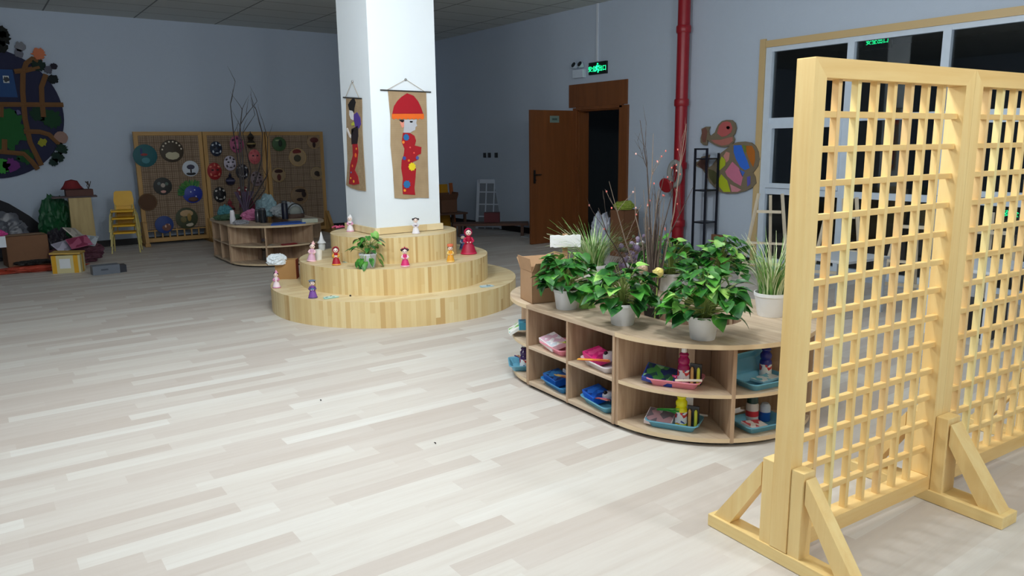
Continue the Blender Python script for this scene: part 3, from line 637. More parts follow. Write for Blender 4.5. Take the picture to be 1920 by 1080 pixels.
def cell(kind, up):
    """centre and tangent angle of a compartment"""
    z = .272 if up else .045
    if kind == 'c1': a = PI+PI/6; return loc_i(.475*math.cos(a), -SH+.475*math.sin(a), z+.0005), IR+a+PI/2
    if kind == 'c2': a = PI+PI/2; return loc_i(.475*math.cos(a), -SH+.475*math.sin(a), z+.0005), IR+a+PI/2
    if kind == 's1': return loc_i(-.517, .21, z+.0005), IR-PI/2
    if kind == 's2': return loc_i(-.517, -.21, z+.0005), IR-PI/2
    if kind == 'b1': a = PI-PI/6; return loc_i(.50*math.cos(a), SH+.50*math.sin(a), z+.0005), IR+a+PI/2
def put(cellpos, dx, dy, dz=0):
    (x, y, z), a = cellpos; return (x+dx*math.cos(a)-dy*math.sin(a), y+dx*math.sin(a)+dy*math.cos(a), z+dz)
random.seed(9)
ZT = .007
# near curve, upper: pink tray
c = cell('c1', True); A = c[1]
tray('pink tray in upper near curved compartment, under the magenta bottle', put(c, -.0, 0), A+.05, PINK)
pack('blue-edged picture box with green cover, tilted in the pink tray', put(c, -.08, -.015, .03), A+.06, (.16, .12, .028), art([(30, 70, 60), (60, 120, 60), (20, 40, 90), (120, 170, 120)], 30), mat(40, 70, 170, .4), tilt=(.42, .16))
paint_bottle('magenta paint bottle in the pink tray of the near curved shelf', put(c, .04, .0, ZT), mat(165, 20, 90, .25), M_LAB)
crayons('small black crayon box right of the magenta paint bottle', put(c, .1, .0, ZT), A)
sticks('pink paintbrushes leaning beside the magenta paint bottle', put(c, -.005, -.03, .03), A-1.0, [(230, 60, 130), (240, 130, 170)], 4, .12, 'paintbrushes', .2)
k = MB().tube([put(c, .02, -.085, .045), put(c, .15, -.06, .055)], .007, 8).build('clay_stick', mat(236, 224, 206, .6)); tag(k, 'cream clay stick lying across the pink tray rim near magenta bottle', 'stick')
c = cell('c1', False)
tray('blue tray in lower near curved compartment, under the yellow bottle', put(c, 0, 0), A+.02, BLUE_)
pack('white and red booklet pack with grey cover beside the yellow bottle', put(c, -.075, -.01, .02), A+.02, (.14, .11, .026), art([(190, 150, 160), (120, 110, 120), (220, 210, 215)], 25), mat(238, 226, 232, .4), tilt=(.34, .12))
sticks('green pipe cleaners lying over the booklet next to yellow bottle', put(c, -.03, -.01, .065), A-.5, [(40, 150, 60), (90, 190, 80)], 7, .13, 'pipe_cleaners', .4)
paint_bottle('yellow paint bottle in lower near curved compartment', put(c, .035, .0, ZT), mat(235, 230, 20, .25), M_LAB)
crayons('small black crayon box right of the yellow paint bottle', put(c, .095, .0, ZT), A)
# next curved compartment
c = cell('c2', True); A = c[1]
tray('blue tray in upper compartment just left of the lattice post', put(c, -.06, -.02), A-.1, BLUE_)
tray('second blue tray standing tilted behind the dark blue bottle', put(c, -.06, .10, .045), A, BLUE_).rotation_euler = (1.25, 0, A)
pack('pale blue packet in the tray just left of the lattice post', put(c, -.04, -.03, .025), A+.05, (.15, .08, .012), art([(220, 235, 240), (120, 200, 220), (240, 245, 245)], 30), mat(150, 200, 220, .4))
paint_bottle('dark blue paint bottle left of the lattice post', put(c, .03, .03, ZT), mat(34, 40, 130, .25), M_LAB)
c = cell('c2', False)
tray('blue tray in lower compartment just left of the lattice post', put(c, -.06, -.02), A-.15, BLUE_)
pack('white and red card pack in the lowest tray left of lattice post', put(c, -.12, -.04, .02), A-.1, (.12, .08, .016), art([(240, 236, 236), (210, 80, 90), (240, 236, 236)], 30), mat(236, 226, 228, .4), tilt=(.1, .1))
k = thing('glue_jar', 'dark green jar with white and red label, beside blue glue bottle', 'jar', put(c, -.04, .045, ZT)); MB().lathe([(.03, 0), (.033, .005), (.033, .09), (.026, .1)], n=20).build('jar_body', mat(220, 216, 214, .4), k); MB().lathe([(.029, .1), (.029, .145), (.02, .15), (.001, .15)], n=20).build('lid', mat(20, 60, 54, .3), k); MB().lathe([(.0335, .03), (.0335, .06)], n=20, cap=False).build('jar_label', mat(200, 50, 60, .4), k)
k = thing('glue_bottle', 'short blue glue bottle with clear cap left of the lattice post', 'bottle', put(c, .02, .01, ZT)); MB().lathe([(.026, 0), (.028, .005), (.028, .05)], n=20).build('bottle_body', mat(30, 90, 180, .3), k); MB().lathe([(.028, .05), (.027, .08), (.018, .095), (.001, .096)], n=20).build('cap', mat(190, 205, 225, .2), k)
# straight shelf
c = cell('s1', True); A = c[1]
tray('pink tray in upper left compartment of the straight shelf', put(c, .02, 0), A-.12, PINK)
pack('white patterned booklet leaning in the upper left pink tray', put(c, -.04, -.02, .03), A-.1, (.16, .11, .035), art([(240, 236, 240), (220, 180, 200), (200, 210, 220)], 30), mat(244, 240, 242, .4), tilt=(.25, .15))
sticks('yellow-green ribbon sticks in upper left pink tray', put(c, .06, .0, .045), A, [(190, 210, 60), (150, 190, 70), (230, 220, 120)], 7, .12, 'ribbon_sticks', .8)
c = cell('s2', True)
tray('white tray in upper right compartment of the straight shelf', put(c, .01, 0), A-.12, WH)
pack('bright pink craft bag in the white tray', put(c, -.06, .0, .022), A-.15, (.14, .11, .05), art([(230, 40, 130), (250, 90, 160), (190, 30, 110)], 30), mat(225, 50, 130, .3), tilt=(.2, .1))
k = thing('panda_packet', 'white and grey round-eared packet beside pink craft bag', 'packet', put(c, .02, .02, .04)); MB().ell((0, 0, .02), (.045, .035, .03), 16).build('packet_body', mat(220, 212, 216, .4), k); MB().ell((-.03, 0, .045), .012, 8).build('ear', M_DARK, k); MB().ell((.03, 0, .045), .012, 8).build('ear', M_DARK, k)
sticks('red and yellow straws hanging over the white tray rim', put(c, .0, -.08, .035), A+.35, [(230, 50, 60), (230, 210, 60), (240, 130, 60)], 5, .2, 'craft_straws', .12)
paint_bottle('red paint bottle at the right end of the white tray', put(c, .115, .0, ZT), mat(214, 30, 50, .25), M_LAB)
c = cell('s1', False)
tray('dark blue-lined tray in lower left compartment of straight shelf', put(c, .03, 0), A-.12, mat(60, 140, 200, .4))
pack('blue craft bag in the lower left tray of straight shelf', put(c, -.03, .0, .022), A-.1, (.15, .11, .045), art([(30, 90, 170), (60, 140, 210), (20, 50, 110)], 30), mat(40, 100, 180, .4), tilt=(.15, .1))
sticks('orange and brown sticks on the blue bag at lower left', put(c, .03, -.01, .055), A-.1, [(220, 150, 90), (160, 90, 60), (220, 190, 110)], 8, .15, 'craft_sticks', .3)
paint_bottle('pink paint bottle at the right end of lower left tray', put(c, .135, .0, ZT), mat(224, 60, 120, .25), M_LAB, h=.17)
c = cell('s2', False)
tray('pale blue tray in lower right compartment of the straight shelf', put(c, .01, 0), A-.12, BLUE_)
pack('deep blue craft bag in the pale blue lower right tray', put(c, -.065, .0, .022), A-.15, (.13, .11, .05), art([(20, 90, 200), (40, 120, 230), (20, 60, 150)], 30), mat(30, 100, 210, .3), tilt=(.2, .1))
k = thing('panda_packet', 'white and grey round-eared packet beside deep blue craft bag', 'packet', put(c, .02, .02, .04)); MB().ell((0, 0, .02), (.045, .035, .026), 16).build('packet_body', mat(206, 204, 216, .4), k); MB().ell((-.03, 0, .042), .012, 8).build('ear', M_DARK, k); MB().ell((.03, 0, .042), .012, 8).build('ear', M_DARK, k)
sticks('pink and orange sticks lying in the pale blue lower right tray', put(c, .03, -.05, .04), A+.1, [(240, 150, 130), (230, 120, 150), (150, 60, 70)], 7, .13, 'craft_sticks', .3)
paint_bottle('green paint bottle at the right end of the lower right tray', put(c, .115, .0, ZT), mat(20, 120, 60, .25), M_LAB)
pack('small silver booklet standing behind the panda packet, upper right compartment', put(cell('s2', True), .05, .06, .01), A, (.09, .02, .09), art([(210, 200, 210), (150, 130, 150)], 30), mat(206, 200, 208, .4), name='booklet')
pack('small white booklet leaning behind the blue bag, lower left compartment', put(cell('s1', False), .02, .05, .01), A, (.10, .02, .085), art([(226, 226, 230), (90, 140, 190)], 30), mat(222, 224, 230, .4), name='booklet')
for px, py, l in ((601, 752, 'tiny dark scrap on the open floor before the platform'), (816, 833, 'tiny dark curled scrap on the floor left of the plant island')):
    q = pz(px, py); random.seed(px); tag(MB().tube([(0, 0, .003), (.006, .004, .004), (.009, .012, .003), (.004, .018, .003)], .002, 5).build('floor_scrap', M_DARK, loc=q), l, 'scrap')
# far-left curve
c = cell('b1', True); A = c[1]
pack('white and green booklet jutting from upper left curved compartment', put(c, .04, -.08, .04), A, (.13, .12, .02), art([(240, 240, 235), (110, 190, 60), (60, 160, 190)], 22), mat(240, 240, 236, .4), tilt=(.55, 0))
pack('blue packet behind the white and green booklet', put(c, .08, -.03, .05), A, (.1, .09, .05), art([(70, 160, 190), (40, 110, 150)], 22), mat(70, 160, 190, .4))
c = cell('b1', False)
tray('blue tray jutting from the lower left curved compartment', put(c, .03, -.05), A, BLUE_, L_=.22)
sticks('yellow and purple sticks in the leftmost lower tray', put(c, .02, -.07, .05), A+.2, [(240, 170, 60), (80, 50, 120), (230, 210, 80)], 8, .15, 'craft_sticks', .3)
paint_bottle('purple paint bottle in the leftmost lower tray', put(c, .09, -.04, ZT), mat(60, 34, 90, .25), M_LAB, h=.17)
# ================================================================== DOLLS
def doll(label, p, h, dress, trim, hair=(24, 18, 22), hat=None, hatc=(200, 40, 60), skin=(250, 228, 218), wide=1., buns=False, lean=0, face=-.7, sash=None, head=1.):
    t = thing('doll', label, 'doll', p, face); t.rotation_euler = (0, lean, face); s = h
    D = mat(*dress, .45); Tm = mat(*trim, .45)
    MB().lathe([(.20*s*wide, 0), (.225*s*wide, .02*s), (.20*s*wide, .12*s), (.15*s*wide, .3*s), (.095*s, .44*s), (.105*s, .52*s), (.11*s, .58*s), (.05*s, .63*s)], n=20, sy=.85).build('dress', D, t)
    MB().lathe([(.226*s*wide, .018*s), (.232*s*wide, .035*s), (.215*s*wide, .07*s)], n=20, sy=.85, cap=False).build('hem', Tm, t)
    if sash: MB().lathe([(.101*s, .43*s), (.106*s, .46*s), (.103*s, .49*s)], n=16, sy=.9).build('sash', mat(*sash), t)
    ar = MB()
    for q in (-1, 1): ar.tube([(q*.10*s, 0, .57*s), (q*.155*s, -.04*s, .46*s), (q*.07*s, -.13*s, .42*s)], [.045*s, .05*s, .055*s], 8)
    ar.build('sleeves', Tm, t); ha = MB()
    for q in (-1, 1): ha.ell((q*.05*s, -.15*s, .425*s), .025*s, 8)
    ha.build('hands', mat(*skin), t)
    hz = .755*s; hr = .135*s*head
    hd = MB().ell((0, 0, hz), (hr, hr*.95, hr*1.05), 18).ell((0, -hr*.93, hz-.02*s), (hr*.12, hr*.2, hr*.14), 6).build('head', mat(*skin), t)
    fe = MB()
    for q in (-1, 1): fe.ell((q*hr*.4, -hr*.84, hz+.005*s), (hr*.15, hr*.1, hr*.17), 8)
    fe.build('eyes', M_DARK, hd); MB().ell((0, -hr*.88, hz-hr*.5), (hr*.17, hr*.08, hr*.08), 8).build('mouth', mat(190, 40, 50), hd)
    hm = MB().ell((0, hr*.16, hz+hr*.14), (hr*1.1, hr*1.02, hr*1.05), 16)
    if buns:
        for q in (-1, 1): hm.ell((q*hr*1.1, 0, hz+hr*.5), hr*.45, 10)
    hm.build('hair', mat(*hair, .4), t); H_ = mat(*hatc, .5)
    if hat == 'tall': MB().lathe([(hr*1.0, 0), (hr*1.25, hr*.3), (hr*1.15, hr*1.0), (.001, hr*1.15)], (0, 0, hz+hr*.55), n=14).build('headdress', H_, t)
    elif hat == 'flat': MB().lathe([(hr*1.35, 0), (hr*1.4, hr*.1), (hr*.7, hr*.35), (.001, hr*.5)], (0, 0, hz+hr*.75), n=16).build('headdress', H_, t)
    elif hat == 'crown':
        m_ = MB()
        for a in range(5): m_.ell((hr*1.1*math.cos(a*PI/4), 0, hz+hr*.5+hr*.75*math.sin(a*PI/4)), hr*.3, 8)
        m_.ell((0, 0, hz+hr*1.35), hr*.35, 8); m_.build('headdress', H_, t)
    elif hat == 'peak': MB().lathe([(hr*.8, 0), (hr*.5, hr*.5), (.001, hr*1.3)], (hr*.2, 0, hz+hr*.7), n=12).build('headdress', H_, t)
    elif hat == 'hood': MB().ell((0, hr*.35, hz), (hr*1.3, hr*1.1, hr*1.35), 14).build('headdress', H_, t)
    return t
def on(px, py, z, back=.03):
    q = pz(px, py, z); d = Vector((q.x, q.y, 0)).normalized()*back; return (q.x+d.x, q.y+d.y, z+.0005)
FA = -.45
doll('white and pink doll on top platform step, left of the pillar', on(657, 435, .69), .165, (240, 232, 240), (236, 170, 205), hat='peak', hatc=(246, 244, 248), hair=(240, 236, 244), sash=(90, 40, 60), face=FA)
doll('white doll with black hair on top step before the pillar', on(780, 439, .69), .165, (238, 234, 240), (226, 220, 232), hair=(40, 24, 36), buns=True, sash=(60, 30, 60), face=FA)
doll('lilac and pink doll leaning beside the white paper cup', on(584, 491, .455), .19, (222, 176, 202), (250, 210, 220), hair=(40, 20, 34), hat='peak', hatc=(240, 190, 190), lean=.12, face=FA)
doll('small doll in red robe and red hood, left of the green plant', on(631, 498, .455), .18, (176, 24, 44), (236, 170, 60), hat='hood', hatc=(180, 26, 50), hair=(60, 20, 24), sash=(250, 250, 250), face=FA)
doll('hot pink doll with black hair buns on middle step', on(760, 501, .455), .18, (224, 52, 122), (252, 214, 226), hair=(38, 16, 28), buns=True, hat='crown', hatc=(200, 50, 90), face=FA)
doll('yellow and orange doll with an orange crown on middle step', on(845, 492, .455), .17, (240, 170, 50), (250, 210, 120), hat='tall', hatc=(236, 120, 84), hair=(80, 40, 20), face=FA)
doll('large crimson doll with wide round skirt on middle step', on(879, 478, .455, .06), .28, (176, 14, 60), (200, 30, 80), hat='hood', hatc=(190, 20, 80), hair=(90, 10, 40), wide=1.25, face=FA, head=.85)
doll('pink and white doll on lowest step, in front of paper bag', on(519, 541, .225), .165, (244, 226, 236), (206, 130, 170), hat='peak', hatc=(226, 150, 190), hair=(60, 20, 50), face=FA)
doll('purple doll in grey-blue hat at left front of lowest step', on(587, 560, .225), .175, (124, 76, 160), (90, 70, 130), hat='flat', hatc=(110, 130, 160), hair=(24, 20, 30), sash=(70, 170, 180), face=FA)
doll('small blue and white doll behind the large crimson doll', on(868, 468, .455, .0), .17, (60, 80, 140), (170, 190, 220), hat='flat', hatc=(70, 60, 110), face=FA)
# paper cup, white vase, ribbon, papers
k = MB().lathe([(.028, 0), (.036, .095), (.0375, .096), (.034, .094), (.026, .004)], n=24); tag(k.build('paper_cup', mat(240, 240, 234, .6), loc=on(598, 488, .455)), 'white paper cup on middle platform step', 'cup')
k = thing('paper_vase', 'white vase holding a folded white paper cone behind the cup', 'vase', on(604, 470, .455)); MB().lathe([(.03, 0), (.036, .05), (.028, .08)], n=18).build('vase_body', mat(226, 230, 232, .5), k); MB().lathe([(.045, .075), (.022, .11), (.004, .19)], n=14).build('paper_cone', mat(240, 242, 246, .6), k)
def papers(label, px, py, z, rz, cols, w_=.13, d_=.07, n=2, name='paper_sheet', cat='paper'):
    t = thing(name, label, cat, on(px, py, z, .02), rz)
    for i in range(n):
        pts = [(-w_/2+rnd(-.01, .01), -d_/2), (0, -d_/2-.01), (w_/2, -d_/2+rnd(-.01, .01)), (w_/2-.01, d_/2), (-w_/2+.015, d_/2+rnd(-.01, .01))]
        MB().prism([(x+.01*i, y+.012*i) for x, y in pts], .001+.003*i, .0025+.003*i).build('sheet', mat(*cols[i % len(cols)]), t, smooth=0)
    for i in range(5): MB().box((rnd(-w_*.35, w_*.35), rnd(-d_*.3, d_*.3), .003*n+.001), (.02, .006, .0015), 0, Matrix.Rotation(rnd(-1, 1), 4, 'Z')).build('printed_mark', mat(60, 110, 120), t, smooth=0)
    return t
random.seed(4)
papers('teal and white paper cut-out beside the purple doll', 619, 559, .225, .1, [(150, 220, 205), (210, 236, 228)])
papers('pale blue paper cut-out at right end of lowest step', 911, 538, .225, -.2, [(170, 212, 228), (210, 228, 236)])
papers('small pale green paper behind the red hooded doll', 648, 492, .455, .4, [(196, 216, 200)], .08, .05, 1)
k = thing('ribbon_bow', 'pink ribbon bow at left edge of the top step', 'ribbon', on(637, 428, .69)); MB().tube([(-.08, 0, .01), (-.04, .02, .02), (0, 0, .01), (.04, .02, .018), (.07, -.01, .008), (.02, -.02, .012), (-.05, -.02, .006)], .008, 7).build('loops', mat(230, 100, 140), k); MB().ell((0, 0, .018), .012, 8).build('knot', mat(210, 70, 110), k)
k = MB().ell((0, 0, .008), (.009, .009, .008), 10); tag(k.build('black_button', M_BLACK, loc=on(657, 556, .225, .0)), 'tiny black knob on lowest step near its riser', 'button')
# paper bag with plastic
q = on(532, 524, .225, .05); k = thing('paper_bag', 'brown paper bag with red side at left end of lowest step', 'bag', (q[0]+.04, q[1], .2255), -.55)
bm_ = MB(); bm_.box((0, -.06, .095), (.2, .004, .19)); bm_.box((0, .06, .095), (.2, .004, .19)); bm_.box((-.1, 0, .095), (.004, .12, .19)); bm_.box((.1, 0, .095), (.004, .124, .19), 1); bm_.box((0, 0, .003), (.2, .12, .004)); bm_.build('bag_body', [mat(176, 134, 84, .8), mat(150, 62, 40, .8)], k, smooth=0)
def crumple(name, label, loc, r, m, cat='bag', seed=1, n=5, group=None):
    random.seed(seed); bm = bmesh.new(); bmesh.ops.create_icosphere(bm, subdivisions=n, radius=1)
    dirs = [(Vector((rnd(-1, 1), rnd(-1, 1), rnd(-1, 1))).normalized(), rnd(-.22, .28), rnd(2, 7)) for _ in range(26)]
    off = Vector((rnd(0, 50), rnd(0, 50), rnd(0, 50)))
    for v in bm.verts:
        d = v.co.normalized(); s = 1
        for dd, a, k in dirs: s += a*math.exp(-k*(1-d.dot(dd))*2.2)
        s += .42*(.35-abs(noise.noise(d*2.3+off)))+.24*(.3-abs(noise.noise(d*5.1+off)))+.12*(.3-abs(noise.noise(d*10.+off)))
        v.co = Vector((d.x*s*r[0], d.y*s*r[1], max(-r[2]*.85, d.z*s*r[2]*(1+.25*noise.noise(d*3+off)))))
    zm = min(v.co.z for v in bm.verts)
    for v in bm.verts: v.co.z -= zm
    me = bpy.data.meshes.new(name); bm.to_mesh(me); bm.free(); me.materials.append(m); me.shade_smooth(); me.set_sharp_from_angle(angle=.6)
    o = bpy.data.objects.new(name, me); COL.objects.link(o); o.location = loc; return tag(o, label, cat, group)
e_ = pz(505, 505, .30); crumple('plastic_bag', 'crumpled white plastic bag draped on the paper bag', (k.location.x-.09, k.location.y-.0, .375), (.09, .06, .05), mat(232, 240, 246, .3), seed=3)
# ================================================================== HANGING BANNERS
def flat(kid, poly, T, z0, z1, m, name): return MB().prism(poly, z0, z1, T=T).build(name, m, kid, smooth=0)
def banner(label, axis, plane, org, sc, cloth, layers, dots, rod, nail, name='wall_hanging', face=-1):
    """outline in zoom pixels -> real plane. axis 'y': faces -y, 'x': faces -x"""
    def P(x, y): return pY(org[0]+x/sc, org[1]+y/sc, plane) if axis == 'y' else pX(org[0]+x/sc, org[1]+y/sc, plane)
    o = P(*nail); t = thing(name, label, 'banner', o)
    def loc2(p): q = P(*p)-o; return (q.x, q.z) if axis == 'y' else (-q.y, q.z)
    if axis == 'y': T = Matrix(((1, 0, 0, 0), (0, 0, -1, 0), (0, 1, 0, 0), (0, 0, 0, 1)))
    else: T = Matrix(((0, 0, -1, 0), (-1, 0, 0, 0), (0, 1, 0, 0), (0, 0, 0, 1)))
    MB().prism([loc2(p) for p in cloth], .006, .010, T=T).build('burlap_cloth', M_BURLAP, t, smooth=0)
    for nm, poly, col in layers: MB().prism([loc2(p) for p in poly], .0101, .0145, T=T).build(nm, mat(*col, .9), t, smooth=0)
    for nm, (x, y, r), col in dots:
        c = loc2((x, y)); c2 = loc2((x, y+r)); rr = abs(c2[1]-c[1]); k = 9
        MB().prism([(c[0]+rr*(1 if i % 2 else .8)*math.cos(i*PI/k), c[1]+rr*(1 if i % 2 else .8)*math.sin(i*PI/k)) for i in range(2*k)], .0146, .018, T=T).build(nm, mat(*col, .9), t, smooth=0)
    a, b = [T @ Vector((*loc2(p), .012)) for p in rod]; MB().tube([a, b], .006, 8).build('rod', mat(50, 50, 48, .5), t)
    n_ = T @ Vector((0, 0, .014)); MB().tube([a.lerp(b, .12), n_, a.lerp(b, .88)], .0022, 5).build('cord', mat(170, 150, 120, .9), t); MB().ell(T @ Vector((0, 0, .01)), .012, 8).build('nail', mat(150, 150, 150, .4, .6), t)
    return t
O1 = (600, 120); RD = (168, 20, 34)
fr_ = [('dress', [(505, 422), (545, 422), (575, 440), (585, 470), (577, 500), (618, 510), (615, 550), (590, 562), (590, 590), (562, 602), (585, 640), (581, 700), (575, 760), (580, 803), (505, 798), (502, 740), (505, 700), (495, 640), (498, 590), (510, 560), (515, 520), (498, 480)], RD),
       ('hat', [(440, 305), (450, 260), (470, 228), (495, 203), (530, 180), (570, 195), (598, 230), (615, 265), (628, 305)], (172, 18, 36)),
       ('fringe', [(438, 306)]+[(438+196*i/16, 335+(6 if i % 2 else -2)) for i in range(17)]+[(632, 306)], (240, 110, 34)),
       ('face', [(512, 342), (590, 342), (586, 362), (592, 380), (582, 386), (580, 405), (560, 414), (545, 424), (508, 421), (512, 385)], (190, 192, 200)),
       ('hair', [(480, 342), (511, 342), (511, 352), (500, 360), (490, 352)], (30, 20, 24)),
       ('ear', [(487, 354), (511, 352), (512, 384), (500, 392), (492, 375)], (232, 150, 130)),
       ('eye', [(545, 350), (566, 350), (562, 360), (549, 360)], (30, 24, 30))]
banner('burlap hanging of a figure in red dress and red fringed hat, on the pillar front', 'y', PXc[2], O1, 3.272, [(415, 165), (648, 168), (652, 300), (658, 600), (665, 822), (600, 820), (520, 828), (455, 822), (445, 650), (430, 500), (430, 330), (420, 230)], fr_,
       [('yellow_patch', (560, 630, 27), (238, 214, 40)), ('blue_flower', (524, 450, 22), (40, 110, 170)), ('blue_flower', (528, 738, 26), (40, 110, 170)), ('blue_flower', (512, 578, 13), (60, 80, 160)), ('blue_flower', (592, 576, 12), (80, 90, 160)), ('orange_spot', (506, 480, 10), (240, 130, 50)), ('orange_spot', (540, 592, 8), (240, 130, 50)), ('orange_spot', (572, 545, 6), (240, 90, 80)), ('orange_spot', (515, 775, 9), (244, 150, 50)), ('orange_spot', (548, 512, 6), (230, 90, 90))], [(366, 160), (676, 173)], (522, 96))
banner('burlap hanging of a dark-haired figure in red skirt, on the pillar left side', 'x', PXc[0], O1, 3.272, [(165, 212), (262, 212), (264, 400), (272, 560), (280, 680), (286, 780), (240, 775), (195, 760), (166, 742), (174, 600), (168, 400)],
       [('skirt', [(207, 490), (237, 490), (242, 540), (235, 600), (220, 650), (240, 690), (248, 735), (215, 742), (185, 735), (190, 690), (193, 620), (210, 560)], (170, 22, 34)),
        ('torso', [(200, 400), (240, 380), (242, 440), (235, 490), (202, 493), (200, 450)], (34, 22, 30)), ('hair', [(180, 250), (195, 225), (215, 205), (226, 235), (218, 270), (216, 300), (205, 285), (188, 282)], (18, 16, 22)),
        ('face', [(188, 284), (212, 288), (212, 345), (197, 338), (188, 312)], (226, 226, 232)), ('shawl', [(216, 310), (235, 296), (254, 330), (258, 370), (245, 395), (225, 385), (216, 350)], (84, 60, 150)),
        ('collar', [(198, 368), (218, 350), (222, 374), (205, 379)], (190, 196, 70)), ('arm', [(168, 396), (176, 392), (196, 440), (208, 400), (214, 404), (198, 455), (188, 448)], (228, 222, 220))],
       [('orange_spot', (228, 560, 14), (236, 110, 40)), ('orange_spot', (232, 520, 7), (236, 150, 50)), ('orange_spot', (208, 625, 8), (220, 120, 50)), ('orange_spot', (200, 665, 6), (80, 120, 170)), ('orange_spot', (216, 720, 9), (240, 180, 60)), ('orange_spot', (198, 700, 6), (240, 180, 60))], [(150, 205), (262, 212)], (205, 108))
# ================================================================== WALL FISH
def wallart(name, label, plane, org, sc, outline, inner, base, cat='wall art', axis='x', th=.02):
    def P(p): q = (org[0]+p[0]/sc, org[1]+p[1]/sc); return pX(*q, plane) if axis == 'x' else pY(*q, plane)
    o = P(outline[0]); t = thing(name, label, cat, o)
    T = Matrix(((0, 0, -1, 0), (-1, 0, 0, 0), (0, 1, 0, 0), (0, 0, 0, 1))) if axis == 'x' else Matrix(((1, 0, 0, 0), (0, 0, -1, 0), (0, 1, 0, 0), (0, 0, 0, 1)))
    l2 = lambda p: ((-(P(p)-o).y, (P(p)-o).z) if axis == 'x' else ((P(p)-o).x, (P(p)-o).z))
    MB().prism([l2(p) for p in outline], -th, .0, T=T).build('board', base, t, smooth=0)
    for nm, poly, col in inner: MB().prism([l2(p) for p in poly], .0, .003, T=T).build(nm, mat(*col, .6), t, smooth=0)
    return t, l2, T
PLY = mat(124, 112, 92, .7)
wallart('wooden_fish', 'small pink wooden fish on right wall, above the large one', 7.66, (1290, 200), 6., [(250, 330), (300, 290), (320, 240), (340, 200), (380, 162), (430, 148), (490, 150), (528, 185), (540, 240), (525, 300), (505, 330), (520, 365), (510, 405), (470, 440), (410, 458), (340, 448), (280, 420), (235, 392), (215, 372), (210, 435), (170, 430), (140, 400), (140, 350), (155, 300), (150, 250), (200, 225), (245, 225), (230, 270), (235, 310)],
        [('painted_body', [(330, 300), (350, 220), (390, 175), (440, 165), (480, 180), (500, 240), (485, 290), (430, 330), (380, 340)], (186, 92, 92)), ('painted_belly', [(260, 375), (370, 372), (450, 350), (500, 340), (505, 385), (460, 425), (380, 440), (300, 410)], (176, 110, 100)), ('painted_tail', [(160, 260), (200, 235), (220, 280), (200, 400), (165, 400), (155, 350)], (120, 80, 70)), ('eye', [(430, 235), (440, 220), (465, 220), (475, 235), (462, 255), (440, 252)], (90, 30, 34))], PLY)
wallart('wooden_fish', 'large wooden fish painted blue, orange, pink and yellow-green on right wall', 7.66, (1290, 200), 6., [(490, 420), (560, 398), (640, 392), (710, 405), (760, 445), (790, 510), (800, 590), (785, 670), (730, 745), (755, 790), (765, 860), (720, 910), (640, 950), (540, 975), (440, 978), (360, 960), (290, 900), (240, 850), (215, 790), (160, 700), (90, 670), (80, 630), (120, 610), (150, 565), (240, 540), (215, 620), (222, 690), (270, 660), (320, 590), (370, 520), (430, 475)],
        [('blue_panel', [(515, 435), (600, 432), (630, 520), (665, 600), (695, 690), (640, 715), (590, 680), (540, 590), (515, 510)], (50, 110, 220)), ('orange_panel', [(655, 440), (720, 440), (752, 500), (755, 600), (735, 680), (690, 600), (660, 520)], (180, 104, 30)),
         ('green_panel', [(615, 432), (650, 438), (655, 510), (640, 520)], (110, 130, 50)), ('yellow_panel', [(380, 560), (425, 600), (418, 660), (360, 715), (322, 690)], (176, 190, 40)), ('pink_panel', [(430, 505), (470, 520), (460, 600), (430, 630), (400, 555)], (200, 140, 130)),
         ('pink_panel', [(500, 620), (575, 690), (618, 790), (595, 890), (520, 850), (440, 780), (420, 730)], (206, 120, 150)), ('yellow_panel', [(375, 760), (440, 830), (478, 958), (400, 958), (352, 900), (345, 820)], (178, 192, 36)), ('pink_panel', [(475, 872), (600, 935), (560, 958), (492, 958)], (206, 140, 150)),
         ('violet_panel', [(665, 790), (702, 780), (702, 870), (668, 900)], (90, 90, 180)), ('blue_panel', [(578, 708), (640, 735), (612, 790)], (70, 110, 200)), ('olive_tail', [(230, 700), (290, 720), (340, 760), (330, 850), (300, 880), (240, 800)], (84, 84, 52)), ('brown_tail', [(100, 650), (160, 580), (220, 555), (205, 640), (190, 720)], (86, 56, 48))], PLY)
# ================================================================== BACK WALL GLOBE ART
GP = BY-.02; OG = (0, 30); SG = 3.375
ctr = Vector((.40, 0, 2.02)); GR = .915
gl_, _, TG = None, None, Matrix(((1, 0, 0, 0), (0, 0, -1, 0), (0, 1, 0, 0), (0, 0, 0, 1)))
gt = thing('globe_mural', 'big dark blue round wall picture with orange branches and green trees', 'wall art', (ctr.x, BY-.03, ctr.z))
MB().prism(disc(GR, 72), -.025, 0, T=TG).build('disc', mat(30, 34, 66, .8), gt, smooth=0)
def g2(p): q = pY(OG[0]+p[0]/SG, OG[1]+p[1]/SG, GP-.01); return (q.x-ctr.x, q.z-ctr.z)
OR = mat(120, 84, 50, .85)
for ln in ([(90, 352), (160, 345), (250, 325)], [(150, 350), (165, 300), (205, 270), (240, 290)], [(145, 340), (143, 480), (150, 560)], [(-400, 560), (0, 560), (400, 562)], [(150, 560), (158, 650), (190, 800), (262, 945)], [(290, 370), (262, 450), (265, 540), (275, 640)], [(150, 730), (250, 733), (310, 750), (375, 810)], [(-300, 860), (0, 858), (150, 872), (200, 920), (240, 970)], [(28, 860), (28, 780)], [(5, 560), (5, 640)]):
    MB().tube([(g2(p)[0], -.003, g2(p)[1]) for p in ln], .038, 6).build('painted_branch', OR, gt)
